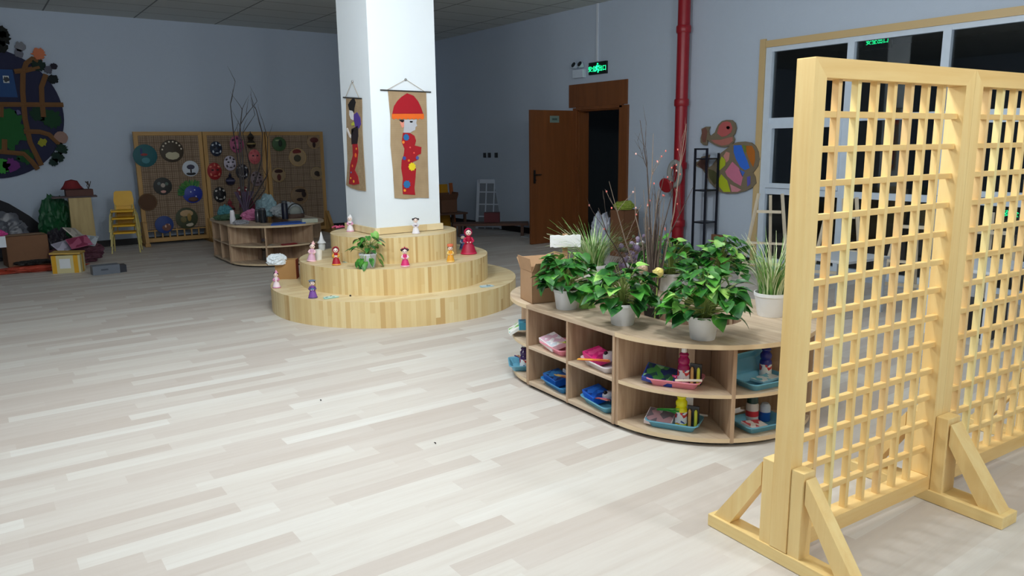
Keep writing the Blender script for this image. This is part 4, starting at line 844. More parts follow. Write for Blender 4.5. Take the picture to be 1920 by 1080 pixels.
def blob(par, c, r, m, name, n=11, d=.02, z=.004, jag=.25):
    x, y = g2(c); rr = r/SG*.0085; rz_ = random.Random(int(c[0]*7+c[1]*3+r)); n = max(n, 5)*2; jag = min(jag, .3)
    q_ = [1+jag*rz_.uniform(-1, 1)*.8 for i in range(2*n)]; MB().prism([(x+rr*q_[i]*math.cos(i*PI/n), y+rr*q_[i]*math.sin(i*PI/n)) for i in range(2*n)], .0, d, T=TG).build(name, m, par, smooth=0)
GRN = mat(30, 92, 44, .9); blob(gt, (30, 720), 105, GRN, 'tree_crown'); blob(gt, (325, 650), 52, mat(26, 66, 40, .9), 'tree_crown'); blob(gt, (240, 620), 38, mat(24, 56, 40, .9), 'tree_crown'); blob(gt, (5, 950), 42, mat(60, 150, 60, .9), 'tree_crown'); blob(gt, (160, 890), 40, mat(24, 76, 40, .9), 'tree_crown')
blob(gt, (72, 945), 38, mat(110, 50, 120, .9), 'purple_flower', 6); blob(gt, (268, 800), 22, mat(150, 150, 40, .8), 'turtle', 5, jag=.6); blob(gt, (385, 770), 36, mat(150, 120, 110, .8), 'round_face', 9, .03, jag=.05); blob(gt, (112, 610), 14, mat(90, 90, 130, .8), 'small_fish', 4); blob(gt, (118, 903), 6, M_WHITE, 'star', 5)
x0, z0_ = g2((-60, 335)); x1, z1_ = g2((112, 515)); MB().prism([(x0, z1_), (x1, z1_), (x1-.02, z0_), (x0, z0_)], 0, .02, T=TG).build('blue_house', mat(34, 72, 124, .8), gt, smooth=0)
x0, z0_ = g2((16, 378)); x1, z1_ = g2((60, 425)); MB().prism([(x0, z1_), (x1, z1_), (x1, z0_), (x0, z0_)], .0201, .025, T=TG).build('house_window', mat(200, 206, 206, .8), gt, smooth=0)
blob(gt, (38, 402), 14, mat(30, 40, 50), 'window_emblem', 4, .03, jag=.4)
blob(gt, (10, 140), 40, mat(20, 24, 22, .9), 'dark_bush', 8, .03); blob(gt, (0, 100), 34, mat(20, 24, 22, .9), 'dark_bush', 8, .03); blob(gt, (-5, 195), 38, mat(20, 24, 22, .9), 'dark_bush', 8, .03)
blob(gt, (245, 240), 34, mat(206, 120, 84, .9), 'sun', 9, .03, jag=.5); blob(gt, (125, 195), 26, mat(130, 132, 140, .9), 'grey_animal', 5, .03); blob(gt, (118, 235), 24, mat(110, 112, 124, .9), 'grey_animal', 4, .03)
blob(gt, (305, 340), 22, mat(90, 92, 104, .9), 'grey_horse', 5, .03); blob(gt, (340, 320), 18, mat(36, 34, 48, .9), 'horse_mane', 6, .035); blob(gt, (335, 400), 26, mat(24, 32, 34, .9), 'dark_leaves', 7, .03); blob(gt, (240, 310), 34, mat(24, 44, 36, .9), 'dark_leaves', 8, .03)
blob(gt, (390, 840), 30, mat(22, 50, 40, .9), 'dark_leaves', 9, .03, jag=.35); blob(gt, (365, 890), 30, mat(22, 46, 40, .9), 'dark_leaves', 9, .03, jag=.35); blob(gt, (340, 925), 22, mat(22, 46, 40, .9), 'dark_leaves', 9, .03, jag=.35)
# dark curved wall panel below
t_, l2_, T_ = wallart('dark_wall_shape', 'black sweeping curved board on back wall behind the grey plastic bags', BY-.03, (0, 340), 5.4, [(-200, 130), (-100, 150), (0, 190), (90, 225), (200, 290), (300, 350), (400, 430), (470, 560), (500, 700), (300, 700), (0, 700), (-200, 700)], [], mat(18, 20, 30, .7), axis='y')
# ================================================================== BACK SCREENS WITH MATS, MASKS AND PLATES
BYS = 12.86
bs = []
for i, lab in enumerate(('lattice screen hung with painted round plates, leftmost at back wall', 'lattice screen hung with opera masks, middle of three at back wall', 'lattice screen hung with framed round pictures, rightmost at back wall')):
    s_ = lattice_screen(lab, (2.165+1.01*i, BYS, 0), (-.0, .035, -.02)[i], W=1.0, group='matted lattice screens at the back wall', mz=(M_PINEDIM, M_PINEDIMX))
    MB().box((.5, -.03, .975), (.88, .01, 1.45)).build('woven_mat', M_MAT, s_, smooth=0)
    gm = MB()
    for k in range(1, 8): gm.box((.062+.876*k/8, -.0365, .975), (.006, .003, 1.44))
    for k in range(1, 13): gm.box((.5, -.0365, .26+1.44*k/13), (.87, .003, .006))
    gm.build('mat_cord', mat(104, 84, 64, .9), s_, smooth=0)
screen_foot('pine stand between the plate screen and mask screen at back wall', (3.17, BYS, 0), 0, group='feet of the back wall screens', mz=(M_PINEDIM, M_PINEDIMY), ln=.36)
screen_foot('pine stand between the mask screen and picture screen at back wall', (4.18, BYS, 0), 0, group='feet of the back wall screens', mz=(M_PINEDIM, M_PINEDIMY), ln=.36)
screen_foot('pine stand at the right end of the back wall screens', (5.18, BYS, 0), 0, group='feet of the back wall screens', mz=(M_PINEDIM, M_PINEDIMY), ln=.36)
screen_foot('pine stand behind the stacked yellow chairs at the back wall', (2.19, BYS, 0), 0, group='feet of the back wall screens', mz=(M_PINEDIM, M_PINEDIMY), ln=.2)
PLN = BYS-.045
def disc_item(name, label, px, py, rpx, base, marks, cat='plate', rim=None, ry=1., dome=.02):
    p = pY(px, py, PLN); k = p.length/ F*1.0; d_ = (p-Vector((0, 0, EYE))).dot(AX[2]); r = rpx*d_/F/ .86
    t = thing(name, label, cat, (p.x, PLN, p.z)); T = Matrix.Rotation(PI/2, 4, 'X')
    MB().lathe([(r, 0), (r, .008), (r*.9, .012), (r*.55, .012+dome*.7), (.001, .012+dome)], n=28, T=T, sy=ry).build('disc_body' if dome < .03 else 'mask_shell', base, t)
    if rim: MB().lathe([(r*.88, .012), (r*.93, .018), (r*1.0, .012), (r*1.0, .004)], n=28, T=T, sy=ry, cap=False).build('rim', rim, t)
    for nm, pts, col in marks:
        if len(pts) == 4 and not isinstance(pts[0], tuple):
            x, y, a, b = pts; rr = math.hypot(x, y); zz = .012+dome*(1-min(rr, 1)**2)
            MB().ell((x*r, -zz+.002, y*r*ry), (a*r, .006, b*r*ry), 10).build(nm, mat(*col, .7), t)
    return t
W_, K_, R_ = (228, 226, 222), (26, 24, 30), (176, 40, 44)
def D_(x, y, a, b, c, nm='painted_motif'): return (nm, (x, y, a, b), c)
disc_item('round_plate', 'teal round plate at top left of the plate screen', 272, 292, 18, mat(24, 90, 98, .6), [D_(-.1, .1, .3, .12, (150, 60, 60)), D_(-.3, .3, .1, .4, (60, 70, 120)), D_(0, -.4, .35, .3, (70, 130, 140))])
disc_item('round_plate', 'brown dotted plate with white crescent, top right of plate screen', 322, 283, 18, mat(60, 48, 34, .6), [D_(0, -.4, .6, .38, (186, 178, 150))]+[D_(.8*math.cos(a), .8*math.sin(a)+.02, .08, .08, (220, 210, 190), 'dot') for a in (.2, .6, 1., 1.4, 1.8, 2.2, 2.6, 3.)])
disc_item('round_plate', 'white plate with black tree silhouette on the plate screen', 357, 316, 12.5, mat(196, 204, 214, .6), [D_(0, .2, .5, .32, (60, 60, 80)), D_(0, -.25, .1, .4, (40, 30, 36)), D_(0, -.65, .6, .2, (30, 30, 34))])
disc_item('round_plate', 'dark plate with pale figure, centre of plate screen', 305, 349, 14, mat(46, 48, 46, .6), [D_(0, .1, .25, .25, (170, 160, 150)), D_(-.4, .3, .2, .2, (100, 110, 110)), D_(0, -.6, .3, .2, (200, 150, 140)), D_(.4, .25, .2, .2, (90, 110, 100))])
disc_item('round_plate', 'plain brown woven plate at left of the plate screen', 277, 379, 14, mat(92, 66, 48, .9), [], rim=mat(110, 84, 60, .9))
disc_item('round_plate', 'blue plate with pale figures at bottom of plate screen', 308, 421, 14, mat(42, 66, 130, .6), [D_(.2, -.3, .5, .45, (120, 80, 70)), D_(.1, -.2, .12, .2, (220, 190, 170)), D_(.45, -.1, .12, .2, (210, 170, 150))])
disc_item('round_plate', 'green and tan patterned plate at bottom right of plate screen', 350, 409, 17, mat(58, 64, 40, .6), [D_(0, .45, .6, .35, (180, 150, 110)), D_(-.3, -.1, .3, .3, (110, 100, 60)), D_(.2, .1, .2, .4, (150, 120, 60)), D_(.2, -.6, .35, .2, (190, 180, 160))])
t = disc_item('flower_wreath', 'blue round piece with green leaf sprays on the plate screen', 361, 363, 15, mat(28, 50, 150, .5), [D_(-.2, .2, .08, .08, (200, 210, 240), 'dot'), D_(.2, .4, .08, .08, (200, 210, 240), 'dot'), D_(.3, -.3, .08, .08, (200, 210, 240), 'dot')], cat='wreath')
mb = MB(); random.seed(6)
for i in range(26): a = rnd(1.0, 3.6); leaf(mb, (.13*math.cos(a), -.01, .13*math.sin(a)), (math.cos(a+rnd(-.4, .4)), -.2, math.sin(a+rnd(-.4, .4))), (0, -1, .1), .1, .05, i % 2)
mb.build('leaf_spray', [mat(30, 104, 50, .6), mat(70, 130, 50, .6)], t, smooth=60)
MB().ell((.0, -.025, -.09), (.08, .02, .04), 10).build('brown_base', mat(90, 60, 44), t)
# masks
def mask(label, px, py, rpx, base, acc, brow=(30, 26, 30), crown=None, ry=1.25):
    mk = [D_(-.35, .15, .2, .1, brow, 'eye'), D_(.35, .15, .2, .1, brow, 'eye'), D_(0, -.55, .3, .08, acc, 'mouth'), D_(0, .65, .12, .28, acc, 'forehead_stripe'), D_(-.55, .5, .22, .14, acc, 'brow_stripe'), D_(.55, .5, .22, .14, acc, 'brow_stripe'), D_(-.55, -.35, .18, .2, acc, 'cheek_stripe'), D_(.55, -.35, .18, .2, acc, 'cheek_stripe'), D_(0, -.08, .1, .2, tuple(min(255, v+20) for v in base), 'nose')]
    t = disc_item('opera_mask', label, px, py, rpx, mat(*base, .5), mk, cat='mask', ry=ry, dome=.05); return t
mask('dark blue and white opera mask, top left of mask screen', 405, 279, 9.5, (34, 44, 64), (200, 210, 220))
mask('pink opera mask with dark band at top of mask screen', 444, 271, 11, (170, 84, 120), (60, 26, 56))
mask('pale pink face mask at right side of the mask screen', 477, 294, 9.5, (206, 104, 108), (190, 80, 90))
mask('white face mask with black hair on the mask screen', 431, 306, 9.5, (196, 188, 204), (60, 50, 60))
mask('red opera mask at left side of the mask screen', 402, 321, 11, (160, 34, 38), (210, 120, 100))
mask('black and white opera mask at centre of mask screen', 454, 322, 10, (30, 28, 40), (206, 206, 214))
mask('bearded grey opera mask right of centre on mask screen', 481, 335, 9.5, (140, 124, 130), (50, 26, 30))
mask('black opera mask with white stripes, lower left of mask screen', 412, 365, 10, (28, 28, 30), (200, 196, 190))
mask('striped red and white opera mask behind branches on mask screen', 455, 363, 10, (120, 36, 44), (220, 214, 204))
def gourd(label, px, py, r1, r2, m, acc):
    p = pY(px, py, PLN-.03); d_ = (p-Vector((0, 0, EYE))).dot(AX[2]); a = r1*d_/F/.86; b = r2*d_/F/.86; t = thing('painted_gourd', label, 'gourd', p)
    MB().lathe([(.001, -a*1.0), (a*.7, -a*.75), (a, -a*.1), (a*.75, a*.55), (b*.55, a*.9), (b, a*.9+b*.8), (b*.6, a*.9+b*1.5), (.008, a*.9+b*2), (.006, a*.9+b*2.5)], n=18).build('gourd_body', m, t); MB().lathe([(a*1.01, -a*.1), (a*1.0, .1*a), (a*.93, .25*a)], n=18, cap=False).build('painted_band', acc, t)
gourd('black painted gourd at top right of mask screen', 471, 270, 7, 5.5, mat(40, 32, 26, .4), mat(150, 130, 80))
gourd('dark blue painted gourd under the white face mask', 432, 339, 7.5, 2.5, mat(34, 34, 60, .4), mat(90, 90, 120))
gourd('pink painted gourd with black top, bottom of mask screen', 432, 392, 7.5, 4, mat(150, 60, 70, .5), mat(60, 30, 30))
# framed rounds
disc_item('round_picture', 'green round picture of a figure, top left of right screen', 523, 270, 11.5, mat(60, 92, 56, .6), [D_(.1, .1, .3, .5, (30, 44, 28)), D_(-.2, .5, .4, .12, (140, 160, 120))], cat='picture', rim=mat(74, 100, 60, .6))
disc_item('round_picture', 'round picture with dark red mushroom shape, top right of right screen', 588, 266, 11, mat(150, 124, 96, .6), [D_(0, .25, .65, .4, (84, 30, 28)), D_(-.05, -.35, .25, .5, (50, 26, 24))], cat='picture', rim=mat(170, 140, 100, .6))
disc_item('round_picture', 'round picture of red-hatted figure in centre of right screen', 558, 295, 14.5, mat(168, 142, 106, .6), [D_(-.1, .6, .5, .3, (110, 34, 30)), D_(-.1, -.1, .42, .4, (70, 66, 50))], cat='picture', rim=mat(186, 156, 110, .6))
disc_item('round_picture', 'round picture with dark hat figure, middle left of right screen', 522, 328, 11.5, mat(160, 136, 104, .6), [D_(0, .5, .6, .3, (60, 28, 24)), D_(0, -.3, .3, .5, (90, 40, 34))], cat='picture', rim=mat(176, 148, 106, .6))
disc_item('round_picture', 'round picture with small dark bird, middle right of right screen', 593, 325, 10, mat(150, 128, 98, .6), [D_(0, 0, .45, .4, (44, 34, 28)), D_(.2, -.3, .3, .2, (60, 40, 30))], cat='picture', rim=mat(170, 146, 106, .6))
disc_item('round_picture', 'round picture with dark curved plume at bottom of right screen', 561, 366, 14.5, mat(130, 106, 80, .6), [D_(.1, .5, .6, .2, (40, 22, 20)), D_(.45, .1, .3, .35, (40, 22, 20)), D_(.0, -.45, .4, .2, (44, 24, 22))], cat='picture', rim=mat(150, 120, 86, .6))
# ================================================================== STACKED YELLOW CHAIRS
ch0 = pz(243, 474); CHX, CHY = 1.83, 12.25
YEL = mat(228, 176, 24, .4); YLG = mat(206, 192, 122, .4)
def chair(label, z):
    t = thing('stacking_chair', label, 'chair', (CHX, CHY, z), -.25, 'stacked yellow chairs')
    s = MB(); s.box((0, 0, .305), (.30, .28, .014)); s.box((0, -.145, .299), (.29, .012, .022)); s.build('seat', YEL, t, smooth=0, bevel=.004)
    bk = MB(); bk.prism([(-.125, .36), (-.135, .44), (-.12, .56), (-.10, .58), (.10, .58), (.12, .56), (.135, .44), (.125, .36)], -.006, .006, T=Matrix.Translation((0, .15, 0)) @ Matrix.Rotation(PI/2-.12, 4, 'X')); bk.build('backrest', YEL, t, smooth=0, bevel=.004)
    for q in (-1, 1):
        x = q*.155; a = 6
        pts = [(x+q*.03, -.17, .008), (x+q*.012, -.11, .24)]+[(x, -.095+.19*(i/a), .27+.045*math.sin(PI*i/a)) for i in range(a+1)]+[(x+q*.012, .11, .24), (x+q*.03, .17, .008)]
        MB().tube(pts, .011, 8).build('leg_frame', YLG, t)
    MB().tube([(-.11, .12, .30), (-.115, .15, .38)], .009, 6).build('back_support', YLG, t); MB().tube([(.11, .12, .30), (.115, .15, .38)], .009, 6).build('back_support', YLG, t)
    return t
for i, l in enumerate(('yellow child chair at the bottom of the stack of four', 'yellow child chair second from bottom of the stack', 'yellow child chair third from bottom of the stack', 'yellow child chair on top of the stack, its backrest showing')):
    chair(l, .105*i)
# ================================================================== CLUTTER LEFT BACK
p = pz(150, 484); k = thing('wooden_pedestal', 'narrow upright pale wood pedestal beside green bag at back wall', 'pedestal', (1.30, 12.35, 0), -.05)
MB().box((0, 0, .42), (.30, .25, .82), taper=.93).build('pedestal_body', wood('pedestal_wood', hexc(170, 146, 96), hexc(206, 184, 130)), k, smooth=0, bevel=.004); MB().box((0, 0, .006), (.32, .27, .012)).build('foot_plate', M_OAK, k, smooth=0)
MB().box((-.06, -.0, .842), (.56, .24, .022)).build('top_board', mat(86, 70, 72, .7), k, smooth=0)
k = thing('red_cloth_hat', 'dark red cloth hat lying on the pedestal top box', 'hat', (1.22, 12.3, .948)); MB().lathe([(.13, 0), (.135, .02), (.11, .05), (.075, .12), (.001, .14)], n=18, sy=.7).build('crown', mat(120, 28, 34, .8), k); MB().lathe([(.135, 0), (.15, .004), (.13, .02)], n=18, sy=.7, cap=False).build('brim', mat(80, 24, 30, .8), k)
k = MB().box((0, 0, .047), (.34, .2, .09)); tag(k.build('wooden_crate', mat(92, 60, 54, .8), smooth=0, loc=(1.30, 12.32, .8535), bevel=.003), 'low brown box resting on the pale wood pedestal', 'box')
k = thing('dried_sprig', 'small dark sprig standing right of the red hat', 'plant', (1.42, 12.28, .945)); mb = MB()
for i in range(7): mb.tube([(0, 0, 0), (rnd(-.02, .02), 0, .05), (rnd(-.05, .05), rnd(-.02, .02), .11)], .005, 5)
mb.build('twigs', mat(70, 60, 56), k)
crumple('green_bag', 'dark green bulging bag left of the pale wood pedestal', (1.0, 12.66, .0), (.2, .18, .42), mat(18, 84, 46, .5), seed=8)
crumple('grey_bag', 'grey translucent plastic bag heaped in front of the black curved board', (.24, 12.58, .0), (.36, .18, .36), mat(96, 100, 110, .35), seed=12)
crumple('dark_bag', 'black lumpy bag on the floor between boxes and green bag', (.93, 11.9, 0), (.13, .16, .2), mat(40, 36, 46, .5), seed=15)
crumple('plum_bag', 'plum-coloured bag under the scattered brochures', (1.12, 11.55, 0), (.27, .2, .14), mat(96, 56, 70, .6), seed=16)
carton('large brown cardboard box in front of grey plastic bag', (.55, 11.85, 0), .12, (.48, .36, .40), flaps=False, m=mat(136, 98, 72, .85))
carton('brown carton cut by left edge of photo, under the white box', (-.0, 11.3, 0), .05, (.4, .3, .3), flaps=False, m=mat(104, 84, 60, .85))
carton('tan open carton behind the large brown box, far left', (-.2, 12.0, 0), .0, (.36, .36, .58), flaps=False, m=mat(110, 88, 64, .85))
q = pz(1, 466, .30); pack('small white box with pink top at left edge of photo', (q.x-.05, q.y+.1, .3065), .1, (.22, .15, .14), mat(226, 90, 170, .5), mat(226, 234, 244, .5), name='white_box'); crumple('pink_cloth', 'pink cloth spilling over the small white box', (q.x-.02, q.y+.12, .449), (.1, .06, .035), mat(220, 80, 160, .6), cat='cloth', seed=5)
# yellow-white parcel
k = thing('parcel', 'white parcel box with yellow stripes, lid ajar, near the brochures', 'box', (.93, 10.75, 0), -.35)
MB().box((0, 0, .11), (.32, .22, .22)).build('parcel_body', mat(206, 196, 150, .6), k, smooth=0, bevel=.004)
for x in (-.13, .11): MB().box((x, -.001, .11), (.05, .224, .221)).build('yellow_stripe', mat(214, 160, 30, .6), k, smooth=0)
MB().box((0, .0, .11), (.323, .05, .221)).build('yellow_stripe', mat(214, 160, 30, .6), k, smooth=0)
MB().box((-.01, -.1125, .12), (.12, .003, .12)).build('address_label', mat(222, 226, 230, .6), k, smooth=0); MB().box((-.162, 0, .11), (.003, .1, .1)).build('address_label', mat(190, 190, 196, .6), k, smooth=0)
MB().box((-.01, .01, .243), (.34, .24, .02), 0, Matrix.Rotation(.03, 4, 'Y')).build('lid', mat(196, 160, 80, .6), k, smooth=0)
# grey flat box
k = thing('grey_box', 'flat grey box with dark end lying on the dark floor', 'box', (1.27, 10.30, 0), .05); MB().box((0, 0, .055), (.30, .16, .11)).build('box_body', mat(104, 112, 124, .5), k, smooth=0, bevel=.003); MB().box((.19, .03, .045), (.08, .15, .09)).build('dark_end', mat(34, 38, 50, .5), k, smooth=0); MB().box((-.02, -.081, .06), (.08, .002, .02)).build('printed_line', mat(70, 78, 90), k, smooth=0)
# brochures pile
random.seed(12)
for i, (dx, dy, z, rz, c, l) in enumerate(((-.1, 0, .20, .5, (200, 196, 214), 'pale lilac brochure tilted on the plum bag, left one'), (.1, .03, .22, -.4, (190, 200, 208), 'white brochure on plum bag leaning on pedestal, right one'), (.02, -.08, .19, .2, (176, 90, 120), 'pink brochure on the plum bag, lowest one'), (.0, .06, .27, .9, (206, 200, 190), 'cream brochure topmost on the plum bag heap'))):
    k = pack(l, (1.10+dx*1.3, 11.42+dy*1.5, z+.05+.03*i), rz, (.26, .19, .012), art([c, tuple(max(0, v-40) for v in c), c, (170, 120, 150)], 9), mat(*c, .5), tilt=(.55+.05*i, .15*(1 if i % 2 else -1)), name='brochure', cat='brochure')
crumple('orange_bag', 'flattened red-orange plastic bag on floor before the large brown box', (.62, 11.1, 0), (.42, .12, .035), mat(180, 74, 54, .5), seed=22)
crumple('black_pouch', 'black pouch lying on the red-orange plastic bag', (.60, 11.1, .085), (.2, .08, .03), mat(30, 28, 26, .5), seed=23)
# ================================================================== CRAFT ISLAND ITEMS (dark)
def bi(px, py, back=.03): return on(px, py, HS, back)
k = thing('glue_bottle', 'white plastic bottle at left of the dark craft island', 'bottle', bi(437, 420)); MB().lathe([(.034, 0), (.036, .01), (.036, .07), (.03, .1), (.03, .15), (.024, .16)], n=18).build('bottle_body', mat(222, 220, 226, .4), k); MB().lathe([(.025, .16), (.024, .175), (.001, .177)], n=14).build('cap', mat(230, 230, 236, .4), k)
for lab, px, py, r, h, m in (('dark glass jar beside the branch vase, left one', 484, 417, .035, .17, mat(50, 48, 54, .15)), ('dark glass jar beside the branch vase, right one', 494, 418, .042, .19, mat(30, 34, 40, .15)), ('tall navy thermos at centre of the dark craft island', 535, 411, .042, .25, mat(18, 22, 44, .4))):
    k = thing('jar' if 'jar' in lab else 'thermos', lab, 'jar' if 'jar' in lab else 'thermos', bi(px, py)); MB().lathe([(r, 0), (r, h*.82), (r*.8, h*.88)], n=18).build('container', m, k); MB().lathe([(r*.85, h*.86), (r*.85, h), (.001, h)], n=18).build('lid', mat(70, 72, 76, .4), k)
k = MB().prism([(-.24, -.14), (.2, -.17), (.28, .02), (.2, .14), (-.14, .1)], 0, .012); tag(k.build('blue_folder', mat(30, 90, 190, .5), smooth=0, loc=bi(536, 420, .06)), 'bright blue folder lying on the dark craft island edge', 'folder')
k = pack('cream tray box at right end of dark craft island', bi(580, 418, .08), -.2, (.2, .14, .05), mat(190, 190, 176, .6), mat(196, 200, 180, .6), name='cream_box')
k = thing('round_clock', 'grey round-faced basket with dark handle behind the blue folder', 'basket', bi(555, 410, .1)); MB().lathe([(.11, 0), (.12, .01), (.12, .05), (.11, .06)], n=20, sy=.7).build('basket_body', mat(86, 66, 58, .8), k)
MB().tube([(-.12*math.cos(a), 0, .05+.15*math.sin(a)) for a in [i*PI/10 for i in range(11)]], .009, 6).build('handle', mat(50, 48, 44, .6), k); MB().ell((0, .0, .09), (.09, .05, .08), 14).build('bundle', mat(140, 146, 140, .6), k)
k.name = 'handled_basket'
crumple('white_bag', 'white plastic bag at the right end of dark craft island', (3.72, 10.6, HS), (.17, .13, .09), mat(176, 184, 190, .35), seed=31)
crumple('grey_blue_bag', 'pale grey-blue crumpled bag behind the navy thermos', (3.46, 10.78, HS), (.13, .1, .15), mat(140, 170, 180, .4), seed=32)
crumple('maroon_cloth', 'maroon cloth heap behind the dark jars', (3.2, 10.85, HS), (.1, .08, .16), mat(110, 34, 58, .8), cat='cloth', seed=33)
crumple('pink_cloth', 'pink cloth heap next to the blue folder', (3.1, 10.35, HS), (.12, .08, .07), mat(190, 110, 150, .8), cat='cloth', seed=34)
crumple('teal_bag', 'teal bag at left rear of the dark craft island', (2.9, 10.85, HS), (.09, .08, .09), mat(70, 130, 140, .6), seed=35)
crumple('green_cloth', 'flat dark green cloth beside the teal bag', (2.86, 10.6, HS), (.16, .1, .04), mat(70, 100, 76, .8), cat='cloth', seed=36)
crumple('silver_foil', 'small crumpled silver foil before the white bottle', bi(452, 421), (.09, .05, .03), mat(170, 172, 180, .3, .5), cat='foil', seed=37)
b2 = thing('branch_vase', 'tall dark branches in a vase on the dark craft island', 'branches', (3.08, 10.6, HS)); MB().lathe([(.055, 0), (.06, .05), (.05, .14), (.055, .16), (.05, .16)], n=18).build('vase', mat(84, 74, 56, .6), b2)
mb = MB(); random.seed(44); O = Vector((3.08, 10.6, HS))
for pts in ([(478, 380), (445, 290), (438, 250), (432, 195), (441, 153)], [(480, 380), (455, 300), (450, 235), (462, 215), (482, 190)], [(482, 380), (490, 300), (492, 250), (480, 205), (474, 198)], [(480, 385), (448, 260), (454, 205), (450, 198)], [(484, 380), (500, 330), (502, 260), (492, 225)], [(481, 385), (470, 320), (455, 250), (478, 215)], [(480, 380), (468, 345), (462, 320)], [(483, 380), (497, 355), (500, 330)], [(480, 380), (475, 350), (480, 320)]):
    q = [pY(x, y, 10.6)-O for x, y in pts]; q[0] = Vector((rnd(-.02, .02), rnd(-.02, .02), .05)); mb.tube(q, [.012*(1-.75*i/(len(q)-1)) for i in range(len(q))], 5)
    for v in q[1:]: twig(mb, None, v, (rnd(-.6, .6), rnd(-.3, .3), 1), .22, .004, 0)
mb.build('twigs', mat(58, 50, 50), b2)
bb = thing('lavender_bundle', 'bundle of dried lavender stems at base of the tall branches', 'flowers', (3.08, 10.5, HS+.0)); mb = MB()
for i in range(16): a = rnd(-.5, .5); mb.tube([(0, 0, .0), (a*.12, rnd(-.04, .04), .2), (a*.3, rnd(-.04, .04), .38)], .007, 5)
mb.build('stems', mat(84, 70, 92), bb)
papers('stack of white papers inside craft island shelf, left compartment', 467, 454, .272, .0, [(200, 206, 214), (190, 196, 206), (210, 180, 190)], .36, .16, 6, 'paper_stack')
papers('blue sheet inside craft island shelf beside the white papers', 487, 452, .272, .3, [(90, 140, 180)], .12, .1, 2)
papers('red paper scraps inside craft island shelf, right compartment', 541, 459, .272, .1, [(170, 44, 54), (180, 50, 60)], .2, .1, 3)
papers('small cream scrap inside craft island shelf right compartment', 507, 460, .272, .1, [(190, 186, 176)], .1, .06, 1)
# ================================================================== BEHIND PILLAR, BACK RIGHT CORNER
bt = thing('low_table', 'low dark wooden table with open cartons behind the pillar', 'table', (6.55, 11.3, 0), -.1)
MB().box((0, 0, .34), (.95, .55, .03)).build('table_top', mat(92, 64, 50, .6), bt, smooth=0, bevel=.003)
for x in (-.43, .43):
    for y in (-.24, .24): MB().box((x, y, .163), (.04, .04, .325)).build('leg', mat(84, 60, 46, .6), bt, smooth=0)
random.seed(17)
carton('open carton on the low table behind pillar, left one', (6.22, 11.3, .3555), -.1, (.32, .28, .3), m=mat(130, 88, 64, .85)); carton('open carton on the low table behind pillar, right one', (6.72, 11.25, .3555), -.15, (.3, .28, .22), m=mat(110, 76, 56, .85))
carton('closed carton stacked behind the open cartons on low table', (6.42, 11.85, 0), -.1, (.4, .3, .86), flaps=False, m=mat(104, 70, 54, .85))
k = MB().box((0, 0, .41), (.2, .03, .81), 0, Matrix.Rotation(-.12, 4, 'X')); tag(k.build('leaning_board', mat(200, 144, 20, .6), smooth=0, loc=(6.95, 11.65, .0)), 'narrow yellow panel leaning behind the open cartons', 'panel')
k = MB().box((0, 0, .42), (.06, .03, .83), 0, Matrix.Rotation(-.12, 4, 'X')); tag(k.build('orange_strip', mat(170, 92, 44, .6), smooth=0, loc=(7.1, 11.6, .0)), 'thin orange-brown strip beside the yellow panel', 'panel')
k = MB().box((0, 0, .75), (.16, .03, 1.5), 0, Matrix.Rotation(-.1, 4, 'X')); tag(k.build('dark_plank', mat(60, 54, 48, .7), smooth=0, loc=(6.42, 12.6, .01)), 'tall dark plank leaning in the far corner beside the pillar', 'plank')
# white glazed lattice leaning
pL, pR = pz(909, 428), pz(952, 428)
wl = thing('white_window_frame', 'white gridded window frame leaning against the right wall', 'frame', (7.42, 11.35, 0.01), -.75); wl.rotation_euler = (-.16, 0, -.95)
m_ = mat(196, 206, 222, .5)
Wd, Hd = .46, .88
for x in (0, Wd): MB().box((x, 0, Hd/2), (.05, .03, Hd)).build('stile', m_, wl, smooth=0)
for z in (.06, Hd-.03): MB().box((Wd/2, 0, z), (Wd, .03, .07)).build('rail', m_, wl, smooth=0)
g_ = MB()
for i in (1, 2): g_.box((Wd*i/3, 0, Hd/2), (.02, .02, Hd))
for i in (1, 2, 3): g_.box((Wd/2, 0, Hd*i/4), (Wd, .02, .02))
g_.build('glazing_bars', m_, wl, smooth=0); MB().box((Wd/2, .003, Hd/2), (Wd, .004, Hd)).build('panel', mat(120, 128, 140, .5), wl, smooth=0)
# bench boards + red box
k = thing('low_bench', 'long low brown bench in front of white window frame', 'bench', (7.05, 10.35, 0), -.65); MB().box((0, 0, .2), (1.25, .34, .04)).build('bench_top', mat(96, 64, 50, .6), k, smooth=0, bevel=.003)
for x in (-.52, .52): MB().box((x, 0, .09), (.05, .3, .18)).build('leg', mat(90, 60, 46, .6), k, smooth=0)
k = pack('dark red box on the low bench by the white window frame', (7.12, 10.42, .2205), -.65, (.26, .2, .16), mat(90, 24, 34, .6), mat(96, 26, 36, .6), name='red_box')
k = MB().box((0, 0, .01), (.3, .2, .02)); tag(k.build('white_board', mat(176, 180, 184, .6), smooth=0, loc=(7.45, 9.75, 0)), 'small white board on floor just left of the open door', 'board')
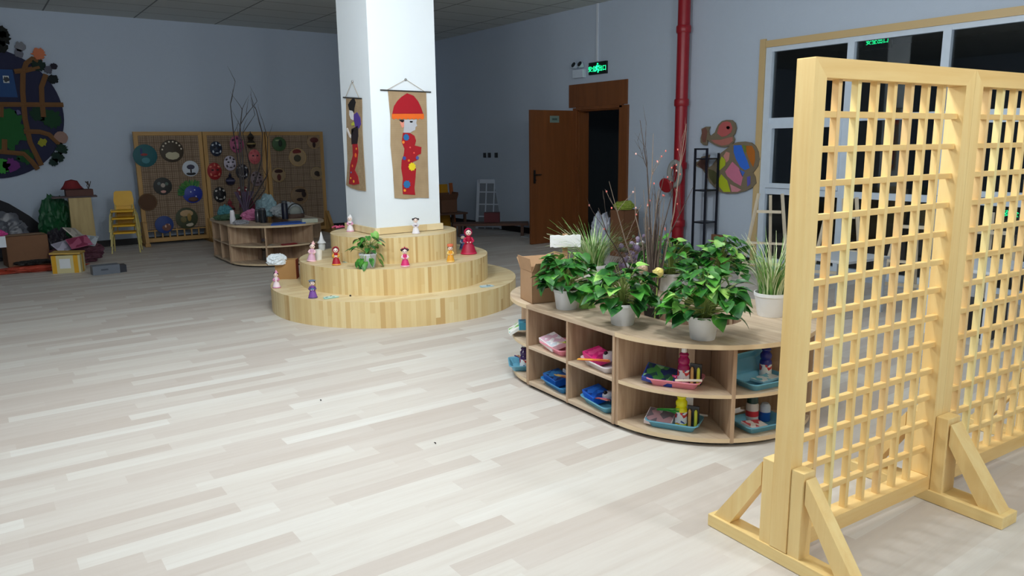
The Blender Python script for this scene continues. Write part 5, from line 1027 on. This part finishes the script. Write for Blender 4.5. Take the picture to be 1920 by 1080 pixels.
# ================================================================== BLACK RACK, CARTONS BY PIPE
RX = 7.42; a = pX(1304, 278, RX); b = pX(1326, 278, RX)
rk = thing('metal_rack', 'narrow black metal ladder rack standing against the right wall', 'rack', (RX, a.y, 0)); wdt = a.y-b.y; ht = (a.z+b.z)/2
MBK = mat(16, 20, 34, .4)
for y in (0, -wdt):
    MB().box((0, y, ht/2), (.022, .022, ht)).build('upright', MBK, rk, smooth=0)
for y in (.0, -wdt): MB().box((.22, y, (ht-.06)/2), (.022, .022, ht-.06)).build('upright', MBK, rk, smooth=0)
for z in (.08, ht-.92, ht-.52, ht-.13):
    MB().box((.11, -wdt/2, z), (.24, wdt, .018)).build('shelf_plate', MBK, rk, smooth=0)
MB().box((0, -wdt/2, ht-.01), (.02, wdt, .02)).build('top_bar', MBK, rk, smooth=0)
random.seed(19)
q = pz(1242, 462); carton('tall brown carton beside the red fire pipe', (7.15, 7.3, 0), .1, (.3, .24, .62), flaps=False, m=mat(120, 80, 54, .85))
crumple('yellow_green_flowers', 'yellow-green artificial flowers on the tall carton by the pipe', (7.15, 7.3, .623), (.12, .1, .05), mat(150, 170, 70, .7), cat='flowers', seed=41)
carton('small carton beside door casing behind the branches', (7.48, 7.66, 0), .1, (.18, .18, .42), flaps=False, m=mat(110, 76, 56, .85))
crumple('silver_bag', 'crumpled silver-white bag between door and tall carton', (7.0, 7.6, 0), (.13, .12, .26), mat(186, 192, 208, .25), seed=43)
w0 = pX(1346, 440, 7.6); k = MB().box((0, 0, w0.z/2), (.05, .17, w0.z)); tag(k.build('brown_board', mat(128, 88, 62, .8), smooth=0, loc=(7.6, w0.y, 0), bevel=.003), 'short brown cardboard offcut standing by wall below the large fish', 'board')
k = pack('teal box on floor at foot of the black rack', (7.2, 6.45, 0), .1, (.3, .3, .22), mat(20, 80, 90, .6), mat(24, 84, 96, .6), name='teal_box')
# ================================================================== EASELS AND STOOLS BY THE WINDOW
M_EASEL = mat(212, 200, 178, .6)
def easel(label, x, y, rz, h=1.0, w_=.5):
    t = thing('easel', label, 'easel', (x, y, 0), rz, 'white wooden easels by the window')
    for q in (-1, 1):
        MB().bar((q*w_/2, -.16, 0), (q*.12, 0, h), .03, .02).build('leg', M_EASEL, t, smooth=0)
    MB().bar((0, .3, 0), (0, .02, h*.98), .03, .02).build('leg', M_EASEL, t, smooth=0)
    MB().box((0, -.085, h*.45), (w_*.85, .04, .022)).build('ledge', M_EASEL, t, smooth=0); MB().box((0, -.03, h*.8), (w_*.5, .02, .03)).build('crossbar', M_EASEL, t, smooth=0)
    MB().box((0, -.125, h*.22), (w_*.9, .02, .03)).build('crossbar', M_EASEL, t, smooth=0)
    return t
for i, (x, y, rz, h) in enumerate(((6.95, 4.9, -1.1, .95), (7.0, 4.1, -1.2, .95), (6.95, 3.35, -1.25, .9), (7.0, 2.75, -1.2, .9))):
    easel('white wooden easel by the window, ' + ('its leg showing left of the near lattice post', 'second from the left behind the lattice', 'third from the left behind the lattice', 'rightmost behind the lattice')[i], x, y, rz, h)
def low_table(label, x, y, rz, c, w_=.6, d_=.5, h=.5):
    t = thing('side_table', label, 'table', (x, y, 0), rz); MB().box((0, 0, h-.012), (w_, d_, .024)).build('table_top', mat(*c), t, smooth=0, bevel=.003)
    for a_ in (-1, 1):
        for b_ in (-1, 1): MB().box((a_*(w_/2-.03), b_*(d_/2-.03), (h-.024)/2), (.03, .03, h-.024)).build('leg', mat(*c), t, smooth=0)
    return t
low_table('pale grey table by the window, seen through the near lattice', 6.2, 3.6, -.1, (190, 196, 204))
low_table('white table seen through the cut-off lattice screen', 6.3, 2.5, -.1, (214, 220, 230), .7, .5, .55)
k = thing('blue_pole', 'blue-violet pole seen through the cut-off lattice screen', 'pole', (6.9, 2.2, 0)); MB().lathe([(.12, 0), (.12, .02), (.03, .03)], n=20).build('pole_base', M_BLACK, k); MB().lathe([(.03, .0), (.03, 1.0)], n=14).build('pole', mat(70, 80, 170, .4), k)
pack('black box under the white table behind cut-off lattice', (6.3, 2.5, 0), .1, (.35, .3, .25), M_BLACK, M_BLACK, name='black_box')
# added signs beyond the glass stand in for green reflections in the panes
for i, (px, py, lab) in enumerate(((1646, 78, 'added green sign standing in for a reflection in the upper window pane'), (1912, 402, 'added green sign standing in for a low pane reflection behind cut-off lattice'))):
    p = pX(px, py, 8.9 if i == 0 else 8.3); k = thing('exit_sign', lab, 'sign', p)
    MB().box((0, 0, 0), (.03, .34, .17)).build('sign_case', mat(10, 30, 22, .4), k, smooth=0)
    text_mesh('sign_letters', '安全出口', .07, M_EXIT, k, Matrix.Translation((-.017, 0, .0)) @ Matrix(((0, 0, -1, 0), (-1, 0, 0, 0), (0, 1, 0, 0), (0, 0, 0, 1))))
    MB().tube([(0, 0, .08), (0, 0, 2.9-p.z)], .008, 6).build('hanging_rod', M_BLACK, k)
